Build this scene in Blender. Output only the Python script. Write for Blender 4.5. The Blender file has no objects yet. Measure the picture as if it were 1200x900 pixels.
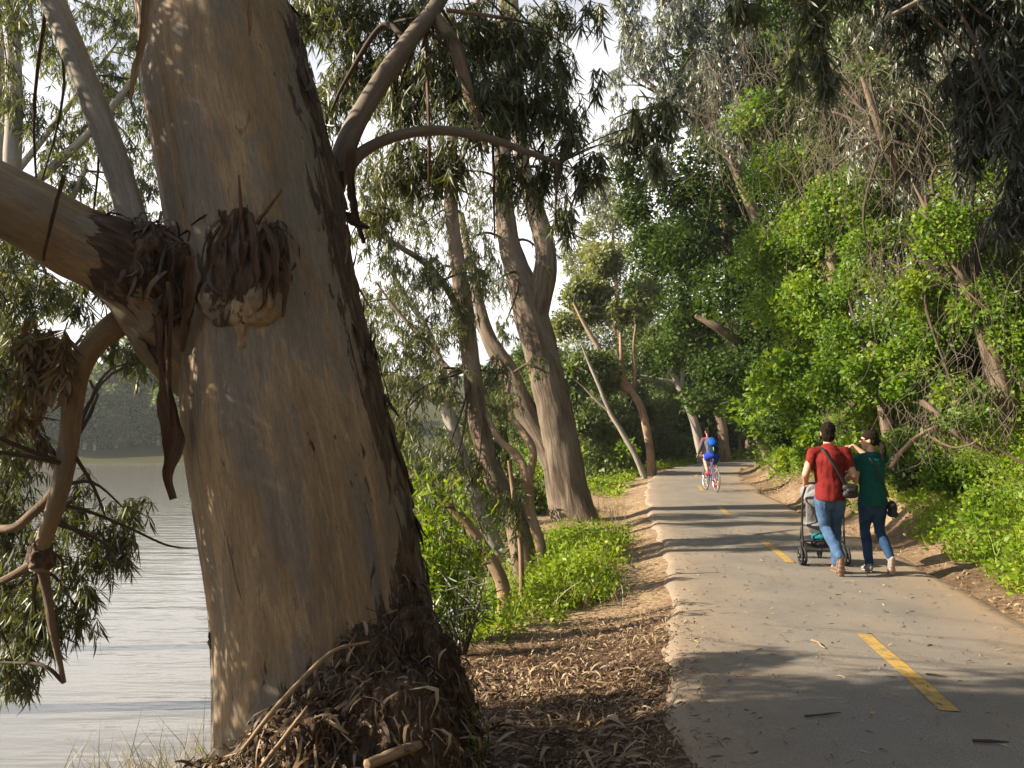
import bpy, math, random
import numpy as np
from mathutils import Vector, Matrix
R = np.random.default_rng(11)
random.seed(5)
SC = bpy.context.scene
COL = SC.collection
PI = math.pi
# ---------------------------------------------------------------- camera
F = 942.0; PITCH = math.radians(3.95); CAMZ = 1.6
cd = bpy.data.cameras.new('camera'); cam = bpy.data.objects.new('camera', cd); COL.objects.link(cam)
cam.location = (0, 0, CAMZ); cam.rotation_euler = (math.pi/2 + PITCH, 0, 0)
cd.sensor_width = 36; cd.lens = F/1200*36; cd.clip_start = 0.05; cd.clip_end = 3000
SC.camera = cam
def V(px, py, t):
    """point seen at photo pixel (px,py) at distance t metres along +Y"""
    u = (px-600)/F; v = (450-py)/F
    dy = math.cos(PITCH)-v*math.sin(PITCH); dz = math.sin(PITCH)+v*math.cos(PITCH)
    return np.array([u/dy*t, t, CAMZ+dz/dy*t])
# ---------------------------------------------------------------- noise
def _h(i, s):
    i = (i.astype(np.int64)*np.array([73856093, 19349663, 83492791])).sum(-1) ^ (s*2654435761)
    i = (i ^ (i >> 13))*1274126177 & 0x7fffffff
    i = (i ^ (i >> 16))*1103515245 & 0x7fffffff
    return ((i ^ (i >> 15)) & 0xfffff)/1048575.0
def vn(p, s=0):
    p = np.asarray(p, float); f = np.floor(p); r = p-f; f = f.astype(np.int64); r = r*r*(3-2*r); o = 0
    for a in (0, 1):
        for b in (0, 1):
            for c in (0, 1):
                w = (r[..., 0] if a else 1-r[..., 0])*(r[..., 1] if b else 1-r[..., 1])*(r[..., 2] if c else 1-r[..., 2])
                o = o+w*_h(f+np.array([a, b, c]), s)
    return o*2-1
def fbm(p, o=3, s=0):
    t = 0; a = 1.0; n = 0; p = np.asarray(p, float)
    for k in range(o):
        t = t+a*vn(p, s+k); n += a; a *= .5; p = p*2.03+17.1
    return t/n
# ---------------------------------------------------------------- meshes
class Acc:
    def __init__(s): s.v = []; s.f = []; s.n = 0; s.at = {}; s.cnt = []
    def add(s, v, f, **at):
        v = np.asarray(v, float).reshape(-1, 3)
        s.v.append(v); s.f.append((np.asarray(f, np.int64)+s.n)); k = len(v)
        for a in set(s.at) | set(at):
            if a not in s.at: s.at[a] = [np.zeros(c if np.ndim(at[a]) < 2 else (c, 3)) for c in s.cnt]
            d = at.get(a)
            if d is None: d = np.zeros(k) if s.at[a] == [] or s.at[a][0].ndim == 1 else np.zeros((k, 3))
            d = np.asarray(d, float)
            if d.ndim == 0: d = np.full(k, float(d))
            s.at[a].append(d)
        s.cnt.append(k); s.n += k
    def build(s, name, mat, parent=None, smooth=True):
        me = bpy.data.meshes.new(name)
        v = np.concatenate(s.v) if s.v else np.zeros((0, 3))
        me.vertices.add(len(v)); me.vertices.foreach_set('co', v.astype(np.float32).ravel())
        loops = []; starts = []; p = 0
        for f in s.f:
            if f.size == 0: continue
            k = f.shape[1]; loops.append(f.ravel()); starts.append(p+np.arange(len(f))*k); p += f.size
        if loops:
            L = np.concatenate(loops); S = np.concatenate(starts)
            me.loops.add(len(L)); me.loops.foreach_set('vertex_index', L.astype(np.int32))
            me.polygons.add(len(S)); me.polygons.foreach_set('loop_start', S.astype(np.int32))
        for a, d in s.at.items():
            d = np.concatenate(d)
            if d.ndim == 2:
                x = me.attributes.new(a, 'FLOAT_VECTOR', 'POINT'); x.data.foreach_set('vector', d.astype(np.float32).ravel())
            else:
                x = me.attributes.new(a, 'FLOAT', 'POINT'); x.data.foreach_set('value', d.astype(np.float32))
        me.update(calc_edges=True)
        if smooth: me.shade_smooth()
        if mat is not None:
            for m_ in (mat if isinstance(mat, list) else [mat]): me.materials.append(m_)
        return link(name, me, parent)
def link(name, me, parent=None):
    o = bpy.data.objects.new(name, me); COL.objects.link(o)
    if parent is not None:
        o.parent = parent; o.matrix_parent_inverse = Matrix.Translation(-parent.location) if parent.rotation_euler.z == 0 else parent.matrix_local.inverted()
    return o
def tag(o, label=None, cat=None, group=None, kind=None):
    if label: o['label'] = label
    if cat: o['category'] = cat
    if group: o['group'] = group
    if kind: o['kind'] = kind
    return o
def empty(name, loc, label=None, cat=None, group=None, rz=0):
    o = bpy.data.objects.new(name, None); COL.objects.link(o); o.location = tuple(loc); o.rotation_euler = (0, 0, rz)
    o.empty_display_size = .1
    return tag(o, label, cat, group)
def smooth_path(pts, n):
    """Catmull-Rom resample of k-dim control points"""
    p = np.asarray(pts, float); k = len(p)
    if k == 2: t = np.linspace(0, 1, n)[:, None]; return p[0]*(1-t)+p[1]*t
    q = np.vstack([2*p[0]-p[1], p, 2*p[-1]-p[-2]])
    d = np.r_[0, np.cumsum(np.linalg.norm(np.diff(p[:, :3], axis=0), axis=1))]; u = np.interp(np.linspace(0, d[-1], n), d, np.arange(k))
    i = np.minimum(u.astype(int), k-2); t = (u-i)[:, None]
    a, b, c, e = q[i], q[i+1], q[i+2], q[i+3]
    return .5*((2*b)+(-a+c)*t+(2*a-5*b+4*c-e)*t*t+(-a+3*b-3*c+e)*t**3)
def frames(p):
    T = np.gradient(p, axis=0); T /= np.linalg.norm(T, axis=1)[:, None]+1e-9
    up = np.array([0, 0, 1.]) if abs(T[0, 2]) < .9 else np.array([0, 1., 0]) if abs(T[0, 1]) < .9 else np.array([1., 0, 0])
    N = np.empty_like(p); n = np.cross(T[0], np.cross(up, T[0])); n = n/np.linalg.norm(n)
    for i in range(len(p)):
        n = n-T[i]*n.dot(T[i]); n = n/(np.linalg.norm(n)+1e-9); N[i] = n
    return T, N, np.cross(T, N)
def tube(acc, pts, rad, nu=12, nv=None, disp=None, cap=True, rnd=0.0, rough=0.0):
    """pts control points; rad radii per control point; disp(bc, theta, s01, P)->radius offset"""
    pts = np.asarray(pts, float); rad = np.asarray(rad, float)
    if nv is None: nv = max(2, len(pts)*3)
    q = smooth_path(np.c_[pts, rad], nv); p = q[:, :3]; r = np.maximum(q[:, 3], 1e-4)
    T, N, B = frames(p)
    th = np.linspace(0, 2*PI, nu, endpoint=False)
    L = np.r_[0, np.cumsum(np.linalg.norm(np.diff(p, axis=0), axis=1))]
    dirn = N[:, None]*np.cos(th)[None, :, None]+B[:, None]*np.sin(th)[None, :, None]
    rr = np.repeat(r[:, None], nu, 1)
    bc = np.stack([rr*np.cos(th), rr*np.sin(th), np.repeat(L[:, None], nu, 1)], -1)
    P = p[:, None]+dirn*rr[..., None]
    if disp is not None:
        d = disp(bc, np.repeat(th[None], nv, 0), np.repeat((L/L[-1])[:, None], nu, 1), P)
        P = P+dirn*np.asarray(d)[..., None]
    i = np.arange(nv-1)[:, None]*nu; j = np.arange(nu)[None]; j2 = (j+1) % nu
    f = np.stack([i+j, i+j2, i+nu+j2, i+nu+j], -1).reshape(-1, 4)
    v = P.reshape(-1, 3); b = bc.reshape(-1, 3)
    rg = np.full(len(v), rough) if np.ndim(rough) == 0 else np.asarray(rough).ravel()
    acc.add(v, f, bc=b, rnd=np.full(len(v), rnd), rough=rg)
    if cap and nu >= 3:
        for e in (0, nv-1):
            c = np.vstack([P[e], p[e][None]+(T[e]*r[e]*.3*(1 if e else -1))[None]])
            a = np.arange(nu); tri = np.stack([a, (a+1) % nu, np.full(nu, nu)], -1)
            if e == 0: tri = tri[:, ::-1]
            bb = np.vstack([bc[e], bc[e].mean(0)[None]])
            acc.add(c, tri, bc=bb, rnd=np.full(nu+1, rnd), rough=np.full(nu+1, rg.reshape(nv, nu)[e].mean()))
def norm(a): return a/(np.linalg.norm(a, axis=-1, keepdims=True)+1e-9)
def leaves(acc, pos, d, L, W, long=False, rnd=None, curl=.25):
    """one small blade per position; long blades have three bent segments"""
    n = len(pos)
    if n == 0: return
    d = norm(d); L = np.broadcast_to(L, n)[:, None]; W = np.broadcast_to(W, n)[:, None]
    sd = norm(np.cross(d, R.normal(size=(n, 3)))); nm = np.cross(sd, d)
    if rnd is None: rnd = R.random(n)
    if long:
        c = (R.normal(size=(n, 1))*curl); c2 = R.normal(size=(n, 1))*curl*.5; rows = []
        for t, w in ((0, .12), (.3, .9), (.65, .75), (1, .06)):
            ctr = pos+d*L*t+sd*L*c*t*t*.5+nm*L*c2*t*t
            rows += [ctr-sd*W*w*.5, ctr+sd*W*w*.5]
        v = np.stack(rows, 1).reshape(-1, 3); b = np.arange(n)[:, None]*8
        f = np.concatenate([b+np.array([[0, 1, 3, 2]])+2*k for k in range(3)]); m = 8
    else:
        k = W*.18
        v = np.stack([pos, pos+d*L*.45-sd*W*.5+nm*k, pos+d*L, pos+d*L*.45+sd*W*.5+nm*k], 1).reshape(-1, 3)
        f = np.arange(n)[:, None]*4+np.array([[0, 1, 2, 3]]); m = 4
    acc.add(v, f, rnd=np.repeat(rnd, m))
def rdir(n): return norm(R.normal(size=(n, 3)))
# ---------------------------------------------------------------- materials
class NT:
    def __init__(s, name):
        s.m = bpy.data.materials.new(name); s.m.use_nodes = True; s.t = s.m.node_tree; s.t.nodes.clear()
        s.out = s.n('ShaderNodeOutputMaterial')
    def n(s, ty, **k):
        x = s.t.nodes.new(ty)
        for a, b in k.items(): setattr(x, a, b)
        return x
    def l(s, a, b): s.t.links.new(a, b)
    def setin(s, node, key, val):
        if hasattr(val, 'node'): s.l(val, node.inputs[key])
        else: node.inputs[key].default_value = val
    def attr(s, name, vec=False):
        a = s.n('ShaderNodeAttribute', attribute_name=name); return a.outputs['Vector' if vec else 'Fac']
    def pos(s): return s.n('ShaderNodeNewGeometry').outputs['Position']
    def obj(s): return s.n('ShaderNodeTexCoord').outputs['Object']
    def mapv(s, v, sc):
        m = s.n('ShaderNodeMapping'); s.l(v, m.inputs['Vector']); m.inputs['Scale'].default_value = sc; return m.outputs[0]
    def noise(s, v, scale, det=4, rough=.55, dist=0):
        x = s.n('ShaderNodeTexNoise'); s.l(v, x.inputs['Vector'])
        x.inputs['Scale'].default_value = scale; x.inputs['Detail'].default_value = det; x.inputs['Roughness'].default_value = rough; x.inputs['Distortion'].default_value = dist
        return x.outputs['Fac']
    def ramp(s, f, stops, mode='LINEAR'):
        r = s.n('ShaderNodeValToRGB'); s.l(f, r.inputs[0]); e = r.color_ramp.elements; r.color_ramp.interpolation = mode
        while len(e) < len(stops): e.new(.5)
        for i, (p, c) in enumerate(stops):
            e[i].position = p; e[i].color = (c if len(c) == 4 else (*c, 1)) if not isinstance(c, float) else (c, c, c, 1)
        return r.outputs[0]
    def mix(s, f, a, b, mode='MIX'):
        x = s.n('ShaderNodeMix', data_type='RGBA', blend_type=mode)
        s.setin(x, 0, f)
        for k, q in ((6, a), (7, b)):
            if isinstance(q, tuple): x.inputs[k].default_value = (*q, 1) if len(q) == 3 else q
            else: s.l(q, x.inputs[k])
        return x.outputs[2]
    def math(s, op, a, b=0.0, clamp=False):
        x = s.n('ShaderNodeMath', operation=op, use_clamp=clamp); s.setin(x, 0, a); s.setin(x, 1, b); return x.outputs[0]
    def bump(s, h, st=.5, dist=.01, nrm=None):
        b = s.n('ShaderNodeBump'); s.l(h, b.inputs['Height']); b.inputs['Strength'].default_value = st; b.inputs['Distance'].default_value = dist
        if nrm is not None: s.l(nrm, b.inputs['Normal'])
        return b.outputs[0]
    def princ(s, col, rough=.8, nrm=None, metal=0, spec=.3, **k):
        p = s.n('ShaderNodeBsdfPrincipled')
        if isinstance(col, tuple): p.inputs['Base Color'].default_value = (*col, 1)
        else: s.l(col, p.inputs['Base Color'])
        s.setin(p, 'Roughness', rough); p.inputs['Metallic'].default_value = metal; p.inputs['Specular IOR Level'].default_value = spec
        for a, b in k.items(): p.inputs[a.replace('_', ' ')].default_value = b
        if nrm is not None: s.l(nrm, p.inputs['Normal'])
        s.l(p.outputs[0], s.out.inputs[0]); return p
def leafmat(name, cols, trans=.35, gloss=.06, tcol=None, bright=1.0):
    t = NT(name); r = t.attr('rnd')
    c = t.ramp(r, [(i/(len(cols)-1), tuple(x*bright for x in k)) for i, k in enumerate(cols)])
    c = t.mix(t.math('MULTIPLY', t.noise(t.pos(), .9, 2), .5), c, tuple(x*.55*bright for x in cols[0]))
    tc = t.mix(1.0, c, tcol or (1.5, 1.35, .45), 'MULTIPLY')
    d = t.n('ShaderNodeBsdfDiffuse'); t.l(c, d.inputs[0])
    b = t.n('ShaderNodeBsdfTranslucent'); t.l(tc, b.inputs[0])
    g = t.n('ShaderNodeBsdfGlossy'); g.inputs['Roughness'].default_value = .5; g.inputs[0].default_value = (.8, .8, .8, 1)
    m = t.n('ShaderNodeMixShader'); m.inputs[0].default_value = trans; t.l(d.outputs[0], m.inputs[1]); t.l(b.outputs[0], m.inputs[2])
    m2 = t.n('ShaderNodeMixShader'); m2.inputs[0].default_value = gloss; t.l(m.outputs[0], m2.inputs[1]); t.l(g.outputs[0], m2.inputs[2])
    t.l(m2.outputs[0], t.out.inputs[0]); return t.m
def simple(name, col, rough=.6, metal=0, spec=.4, bump=0, bs=60, var=.12):
    t = NT(name); n = t.noise(t.obj(), bs, 3); c = t.mix(t.math('MULTIPLY', n, var*2), col, tuple(x*.6 for x in col))
    t.princ(c, rough, t.bump(n, bump, .004) if bump else None, metal, spec); return t.m
M = {}
# gum leaves: long, olive / grey green
M['gum'] = leafmat('gum_leaf', [(.045, .07, .022), (.075, .105, .036), (.12, .15, .055), (.18, .19, .08)], .38, .08)
M['gumdark'] = leafmat('gum_leaf_dark', [(.025, .035, .018), (.04, .055, .026), (.06, .075, .035)], .22, .08)  # darker gum leaf: backlit shade put into its colour; the dry clump shares it
M['gumlight'] = leafmat('gum_leaf_pale', [(.08, .105, .038), (.13, .16, .06), (.2, .23, .09)], .42, .05)
M['gumdead'] = leafmat('gum_leaf_dead', [(.16, .11, .05), (.26, .19, .10), (.36, .29, .17)], .3, .05, (1.2, 1.0, .7))
M['oak'] = leafmat('oak_leaf', [(.025, .05, .011), (.045, .09, .015), (.085, .15, .022)], .34, .015)
M['vine'] = leafmat('vine_leaf', [(.06, .13, .012), (.12, .23, .02), (.20, .33, .03), (.30, .37, .045)], .45, .02)
M['herb'] = leafmat('herb_leaf', [(.10, .19, .013), (.17, .29, .02), (.25, .37, .03), (.36, .41, .05)], .45, .02)
M['yellowleaf'] = leafmat('yellow_leaf', [(.15, .19, .07), (.21, .25, .10), (.30, .31, .15)], .4, .04)
M['silver'] = leafmat('silver_leaf', [(.12, .15, .10), (.19, .22, .16), (.28, .31, .24)], .25, .1, (1.1, 1.1, .8))
M['fargreen'] = leafmat('far_leaf', [(.07, .115, .035), (.11, .165, .05), (.16, .22, .07)], .4, .04)
M['drygrass'] = leafmat('dry_blade', [(.22, .16, .08), (.34, .26, .14), (.46, .37, .22)], .3, .05, (1.1, 1, .8))
M['yellow_flower'] = leafmat('yellow_petal', [(.7, .5, .02), (.8, .65, .04)], .3, .03, (1, 1, 1))
M['litter'] = leafmat('litter_bark', [(.06, .035, .02), (.14, .085, .05), (.25, .165, .095), (.38, .27, .16), (.48, .37, .24)], .08, .04, (1, .9, .7))
M['litterdark'] = leafmat('litter_dark', [(.03, .02, .013), (.06, .04, .025), (.11, .075, .045), (.2, .14, .085)], .05, .04, (1, .9, .7))
M['stem'] = simple('vine_stem', (.20, .165, .12), .9, bump=.3, bs=40, var=.3)
M['stemdark'] = simple('twig', (.075, .055, .04), .9, bump=.3, bs=40, var=.3)
def bark_smooth(name, a, b, c, dark, roughcol=(.085, .055, .04)):
    t = NT(name); bc = t.attr('bc', True); bs = t.mapv(bc, (1, 1, .2)); bf = t.mapv(bc, (1, 1, .16))
    n1 = t.noise(t.mapv(bc, (1, 1, .13)), 3.6, 5, .55, .5); n2 = t.noise(bs, 8, 5, .6, .8); n3 = t.noise(bf, 55, 5, .7); n4 = t.noise(bc, 30, 4, .6)
    col = t.ramp(n1, [(.34, b), (.43, tuple(x*.85 for x in a)), (.5, a), (.55, c), (.62, a), (.70, b)])
    gp = t.noise(t.mapv(bc, (1, 1, .22)), 2.6, 6, .62, 1.2); col = t.mix(t.ramp(gp, [(.50, 0.0), (.515, .62), (.60, .75)]), col, tuple(x*1.12+.025 for x in b)); col = t.mix(t.ramp(gp, [(.36, .6), (.375, 0.0)]), col, tuple(min(.7, x*1.22) for x in c))
    col = t.mix(t.ramp(n2, [(.53, 0.0), (.58, .35), (.68, .5)]), col, tuple(x*.85+.01 for x in b))
    col = t.mix(t.ramp(t.noise(bs, 14, 5, .6, 1.0), [(.66, 0.0), (.68, .5), (.75, .6)]), col, dark)
    col = t.mix(t.ramp(n3, [(.35, .35), (.6, 0.0)]), col, dark)
    fl = t.noise(t.mapv(bc, (1, 1, .055)), 30, 6, .7, .6); col = t.mix(t.ramp(fl, [(.485, 0.0), (.5, .55), (.515, 0.0)]), col, dark)
    n6 = t.noise(t.mapv(bc, (1, 1, .3)), 75, 4, .8); col = t.mix(t.ramp(n6, [(.4, .25), (.52, 0.0)]), col, tuple(x*.6 for x in b))
    # small pock marks
    vo = t.n('ShaderNodeTexVoronoi'); t.l(t.mapv(bc, (1, 1, .6)), vo.inputs['Vector']); vo.inputs['Scale'].default_value = 7
    col = t.mix(t.ramp(vo.outputs['Distance'], [(.035, .8), (.07, 0.0)]), col, tuple(x*.5 for x in dark))
    # rough bark where the attribute says so
    rg = t.attr('rough'); rn = t.noise(t.mapv(bc, (1, 1, .22)), 26, 6, .65, .6)
    rcol = t.ramp(rn, [(.3, tuple(x*.5 for x in roughcol)), (.5, roughcol), (.7, tuple(min(1, x*2.6) for x in roughcol))])
    rmask = t.ramp(t.math('ADD', rg, t.math('MULTIPLY', t.math('SUBTRACT', t.noise(bs, 11, 5, .7, .6), .5), 2.6)), [(.44, 0.0), (.56, 1.0)])
    col = t.mix(rmask, col, rcol)
    h = t.mix(rmask, t.mix(.5, t.mix(.35, n3, n4), n2), t.mix(0.0, rn, rn))
    b1 = t.bump(h, .4, .012)
    b2 = t.n('ShaderNodeBump'); t.l(t.math('MULTIPLY', rn, rmask), b2.inputs['Height']); b2.inputs['Strength'].default_value = .9; b2.inputs['Distance'].default_value = .05; t.l(b1, b2.inputs['Normal'])
    t.princ(col, .72, b2.outputs[0], 0, .25); return t.m
def bark_rough(name, a, b, c, stretch=.2, sc=9, bd=.05):
    t = NT(name); bc = t.attr('bc', True); v = t.mapv(bc, (1, 1, stretch))
    n1 = t.noise(v, sc, 6, .65, .5); n2 = t.noise(t.mapv(bc, (1, 1, .5)), 2.0, 3); n3 = t.noise(bc, 50, 3)
    col = t.ramp(n1, [(.3, a), (.48, b), (.62, c)])
    col = t.mix(t.ramp(n2, [(.4, 0.0), (.65, .7)]), col, tuple(x*1.25 for x in c))
    col = t.mix(t.math('MULTIPLY', n3, .4), col, a)
    t.princ(col, .9, t.bump(t.mix(.15, n1, n3), .9, bd), 0, .15); return t.m
M['bark'] = bark_smooth('gum_bark', (.30, .212, .125), (.165, .155, .138), (.40, .29, .175), (.095, .066, .045))
M['barkgrey'] = bark_smooth('gum_bark_grey', (.33, .30, .26), (.25, .23, .20), (.42, .36, .28), (.12, .09, .07))
M['barkdark'] = bark_smooth('gum_bark_grey_brown', (.17, .135, .11), (.13, .11, .095), (.23, .18, .14), (.07, .05, .04))  # darker grey-brown gum bark for the right-hand limbs
M['barkorange'] = bark_smooth('gum_bark_orange', (.42, .27, .17), (.32, .23, .17), (.5, .35, .22), (.16, .10, .07))
M['roots'] = bark_rough('root_bark', (.018, .012, .008), (.055, .037, .025), (.15, .10, .065), .35, 30, .05)
M['bark2'] = bark_rough('stringy_bark', (.045, .035, .027), (.125, .098, .075), (.23, .185, .145), .12, 11, .06)
M['barkthin'] = bark_rough('thin_tree_bark', (.06, .045, .035), (.14, .10, .075), (.26, .2, .15), .2, 18, .02)
M['barktan'] = bark_rough('tan_tree_bark', (.13, .085, .055), (.25, .165, .11), (.36, .27, .19), .2, 9, .02)
M['strip'] = bark_rough('peeling_bark', (.035, .022, .016), (.09, .055, .038), (.2, .13, .09), .1, 30, .01)
M['striptan'] = bark_rough('peeling_bark_tan', (.12, .08, .05), (.26, .18, .11), (.42, .31, .2), .1, 30, .01)
# ground
def ground_mat():
    t = NT('bank_soil'); p = t.pos(); n1 = t.noise(p, .8, 4, .6, .3); n2 = t.noise(p, 14, 5, .7); n3 = t.noise(p, 60, 3, .7)
    dirt = t.ramp(n1, [(.3, (.24, .17, .105)), (.5, (.34, .25, .16)), (.7, (.43, .33, .22))])
    dirt = t.mix(t.ramp(n2, [(.42, .75), (.58, 0.0)]), dirt, (.15, .09, .05))
    dirt = t.mix(t.ramp(n3, [(.5, 0.0), (.7, .5)]), dirt, (.5, .38, .25))
    lit = t.ramp(n2, [(.3, (.025, .016, .01)), (.5, (.075, .047, .03)), (.7, (.19, .125, .08))])
    lit = t.mix(t.ramp(n3, [(.45, 0.0), (.7, .6)]), lit, (.2, .14, .09))
    c = t.mix(t.math('MULTIPLY', t.attr('litter'), 1.0), dirt, lit)
    c = t.mix(t.attr('veg'), c, t.ramp(n2, [(.3, (.03, .03, .012)), (.6, (.06, .06, .022)), (.75, (.1, .09, .04))]))
    t.princ(c, .95, t.bump(t.mix(.4, n2, n3), .8, .05), 0, .1); return t.m
M['ground'] = ground_mat()
def asphalt_mat():
    t = NT('worn_asphalt'); p = t.pos(); n1 = t.noise(p, 1.1, 4, .6, .2); n2 = t.noise(p, 160, 2, .8); n3 = t.noise(p, 22, 4, .6); n5 = t.noise(t.mapv(p, (1, .25, 1)), 3, 4)
    c = t.ramp(n1, [(.3, (.165, .150, .132)), (.55, (.212, .190, .164)), (.75, (.255, .225, .187))])
    c = t.mix(t.ramp(n2, [(.38, .75), (.52, 0.0)]), c, (.10, .09, .08))
    c = t.mix(t.ramp(n2, [(.57, 0.0), (.68, .6)]), c, (.40, .375, .33))
    c = t.mix(t.ramp(n5, [(.5, 0.0), (.7, .35)]), c, (.27, .215, .15))
    e = t.attr('edge'); c = t.mix(t.math('MULTIPLY', e, t.ramp(n3, [(.3, .4), (.6, 1.0)])), c, (.33, .235, .145))
    vo = t.n('ShaderNodeTexVoronoi', feature='DISTANCE_TO_EDGE'); wv = t.n('ShaderNodeVectorMath', operation='ADD'); t.l(p, wv.inputs[0])
    ns = t.n('ShaderNodeTexNoise'); t.l(p, ns.inputs['Vector']); ns.inputs['Scale'].default_value = 2.5; t.l(ns.outputs['Color'], wv.inputs[1])
    t.l(wv.outputs[0], vo.inputs['Vector']); vo.inputs['Scale'].default_value = .42
    c = t.mix(t.ramp(vo.outputs['Distance'], [(.002, .25), (.005, 0.0)]), c, (.05, .045, .04))
    t.princ(c, .85, t.bump(t.mix(.3, n2, n3), .8, .008), 0, .3); return t.m
M['asphalt'] = asphalt_mat()
def paint_mat():
    t = NT('yellow_road_paint'); p = t.pos(); n = t.noise(p, 130, 3, .8); n2 = t.noise(p, 18, 4)
    c = t.mix(t.ramp(n2, [(.4, 0.0), (.7, .6)]), (.45, .28, .05), (.33, .22, .07))
    c = t.mix(t.ramp(t.mix(.5, n, n2), [(.45, .9), (.50, 0.0)]), c, (.17, .15, .12))
    t.princ(c, .7, t.bump(n, .3, .003)); return t.m
M['paint'] = paint_mat()
def water_mat():
    t = NT('lake_water'); p = t.pos()
    w1 = t.noise(t.mapv(p, (.35, 1.6, 1)), 1.0, 3, .5, .3); w2 = t.noise(t.mapv(p, (.5, 1.5, 1)), 4.5, 3, .5, .3); w3 = t.noise(t.mapv(p, (.2, .6, 1)), .25, 2)
    cdn = t.n('ShaderNodeVectorMath', operation='LENGTH'); t.l(p, cdn.inputs[0])
    h = t.math('ADD', t.math('MULTIPLY', w1, .16), t.math('MULTIPLY', w2, .03))
    b = t.bump(h, .7, .35)
    c = t.mix(w3, (.12, .117, .105), (.16, .155, .14))
    pr = t.princ(c, .13, b, 0, 1.0); pr.inputs['IOR'].default_value = 1.5
    return t.m
M['water'] = water_mat()
# people / props
def cloth(name, col, worn=None, sc=9, var=.35):
    t = NT(name); o = t.obj(); n = t.noise(o, sc, 4, .6); n2 = t.noise(o, 220, 2)
    c = t.mix(t.ramp(n, [(.35, 0.0), (.65, 1.0)]), col, worn or tuple(x*(1-var) for x in col))
    t.princ(c, .9, t.bump(t.mix(.25, t.noise(t.mapv(o, (1, 1, .6)), 14, 3, .5, .8), n2), .6, .02), 0, .1); return t.m
M['skin'] = simple('skin', (.50, .27, .18), .5, var=.1)
M['skin2'] = simple('skin_light', (.55, .32, .22), .5, var=.1)
M['hair'] = simple('dark_hair', (.016, .010, .007), .85, bump=.6, bs=90, var=.4, spec=.1)
M['redshirt'] = cloth('red_cotton', (.20, .022, .020))
M['greenshirt'] = cloth('dark_green_cotton', (.008, .095, .08))
M['jeans'] = cloth('blue_denim', (.03, .065, .14), (.075, .13, .23), 7)
M['jeansdark'] = cloth('dark_denim', (.012, .03, .07), (.03, .065, .14), 7)
M['shoe'] = simple('brown_suede', (.13, .085, .06), .8)
M['shoegrey'] = simple('grey_canvas_shoe', (.2, .21, .23), .8)
M['sole'] = simple('rubber_sole', (.26, .17, .12), .8)
M['solepink'] = simple('pale_sole', (.40, .27, .23), .8)
M['black'] = simple('black_nylon', (.012, .012, .014), .6)
M['greyfab'] = cloth('grey_fabric', (.2, .2, .21))
M['lightfab'] = cloth('light_grey_fabric', (.24, .24, .26))
M['tealfab'] = cloth('teal_fabric', (.02, .18, .22))
M['rubber'] = simple('rubber', (.02, .02, .02), .8)
M['tyre'] = simple('bicycle_tyre', (.05, .045, .045), .7)
M['metal'] = simple('dark_metal', (.06, .06, .065), .4, .8)
M['alu'] = simple('aluminium', (.6, .6, .62), .35, .9)
M['framepaint'] = simple('purple_frame_paint', (.10, .07, .22), .35)
M['lens'] = simple('dark_lens', (.01, .01, .012), .15)
M['blueshorts'] = cloth('blue_shorts', (.02, .055, .45))
M['bluepack'] = cloth('blue_pack', (.01, .09, .42))
M['navy'] = cloth('navy_pack', (.015, .03, .075))
M['greyshirt'] = cloth('grey_jersey', (.1, .1, .12))
M['pink'] = cloth('pink_jersey', (.55, .03, .16))
M['redshoe'] = simple('red_shoe', (.6, .03, .03), .6)
M['white'] = simple('white_plastic', (.7, .7, .7), .5)
M['lime'] = simple('lime_tag', (.4, .7, .1), .6)
M['lip'] = simple('lips', (.35, .1, .09), .5)
# ---------------------------------------------------------------- path centre line and terrain
CP = [(-8, -45), (-2.2, -22), (.3, -8), (1.68, 0), (2.42, 4), (2.88, 6.7), (3.62, 10.7), (4.48, 17.2), (5.75, 24.9), (7.4, 32), (10.0, 39), (13.6, 44.5), (19, 49), (28, 52), (45, 54), (90, 56)]
CL = smooth_path([(x, y, 0) for x, y in CP], 900)[:, :2]
TA = np.gradient(CL, axis=0); TA /= np.linalg.norm(TA, axis=1)[:, None]; NR = np.c_[TA[:, 1], -TA[:, 0]]  # right-hand normal
def zp(y): y = np.asarray(y, float); return .0125*np.maximum(0, y-10)*(1/(1+np.exp(-(y-11))))
def sdist(x, y):
    x = np.ravel(x); y = np.ravel(y); s = np.empty(len(x)); k = np.empty(len(x), int)
    for i in range(0, len(x), 4000):
        dx = x[i:i+4000, None]-CL[None, :, 0]; dy = y[i:i+4000, None]-CL[None, :, 1]
        d = dx*dx+dy*dy; j = d.argmin(1); a = np.arange(len(j)); k[i:i+4000] = j
        s[i:i+4000] = np.sqrt(d[a, j])*np.sign(dx[a, j]*NR[j, 0]+dy[a, j]*NR[j, 1]+1e-9)
    return s, k
LAKE = -2.0
EY = ([-40, 5.5, 6.9, 7.8, 12.5, 15, 18, 26, 34, 42, 50, 62, 90, 200], [4.2, 4.1, 3.7, 2.75, 2.75, 3.6, 4.4, 5.0, 6.0, 9, 17, 30, 40, 60])
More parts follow.
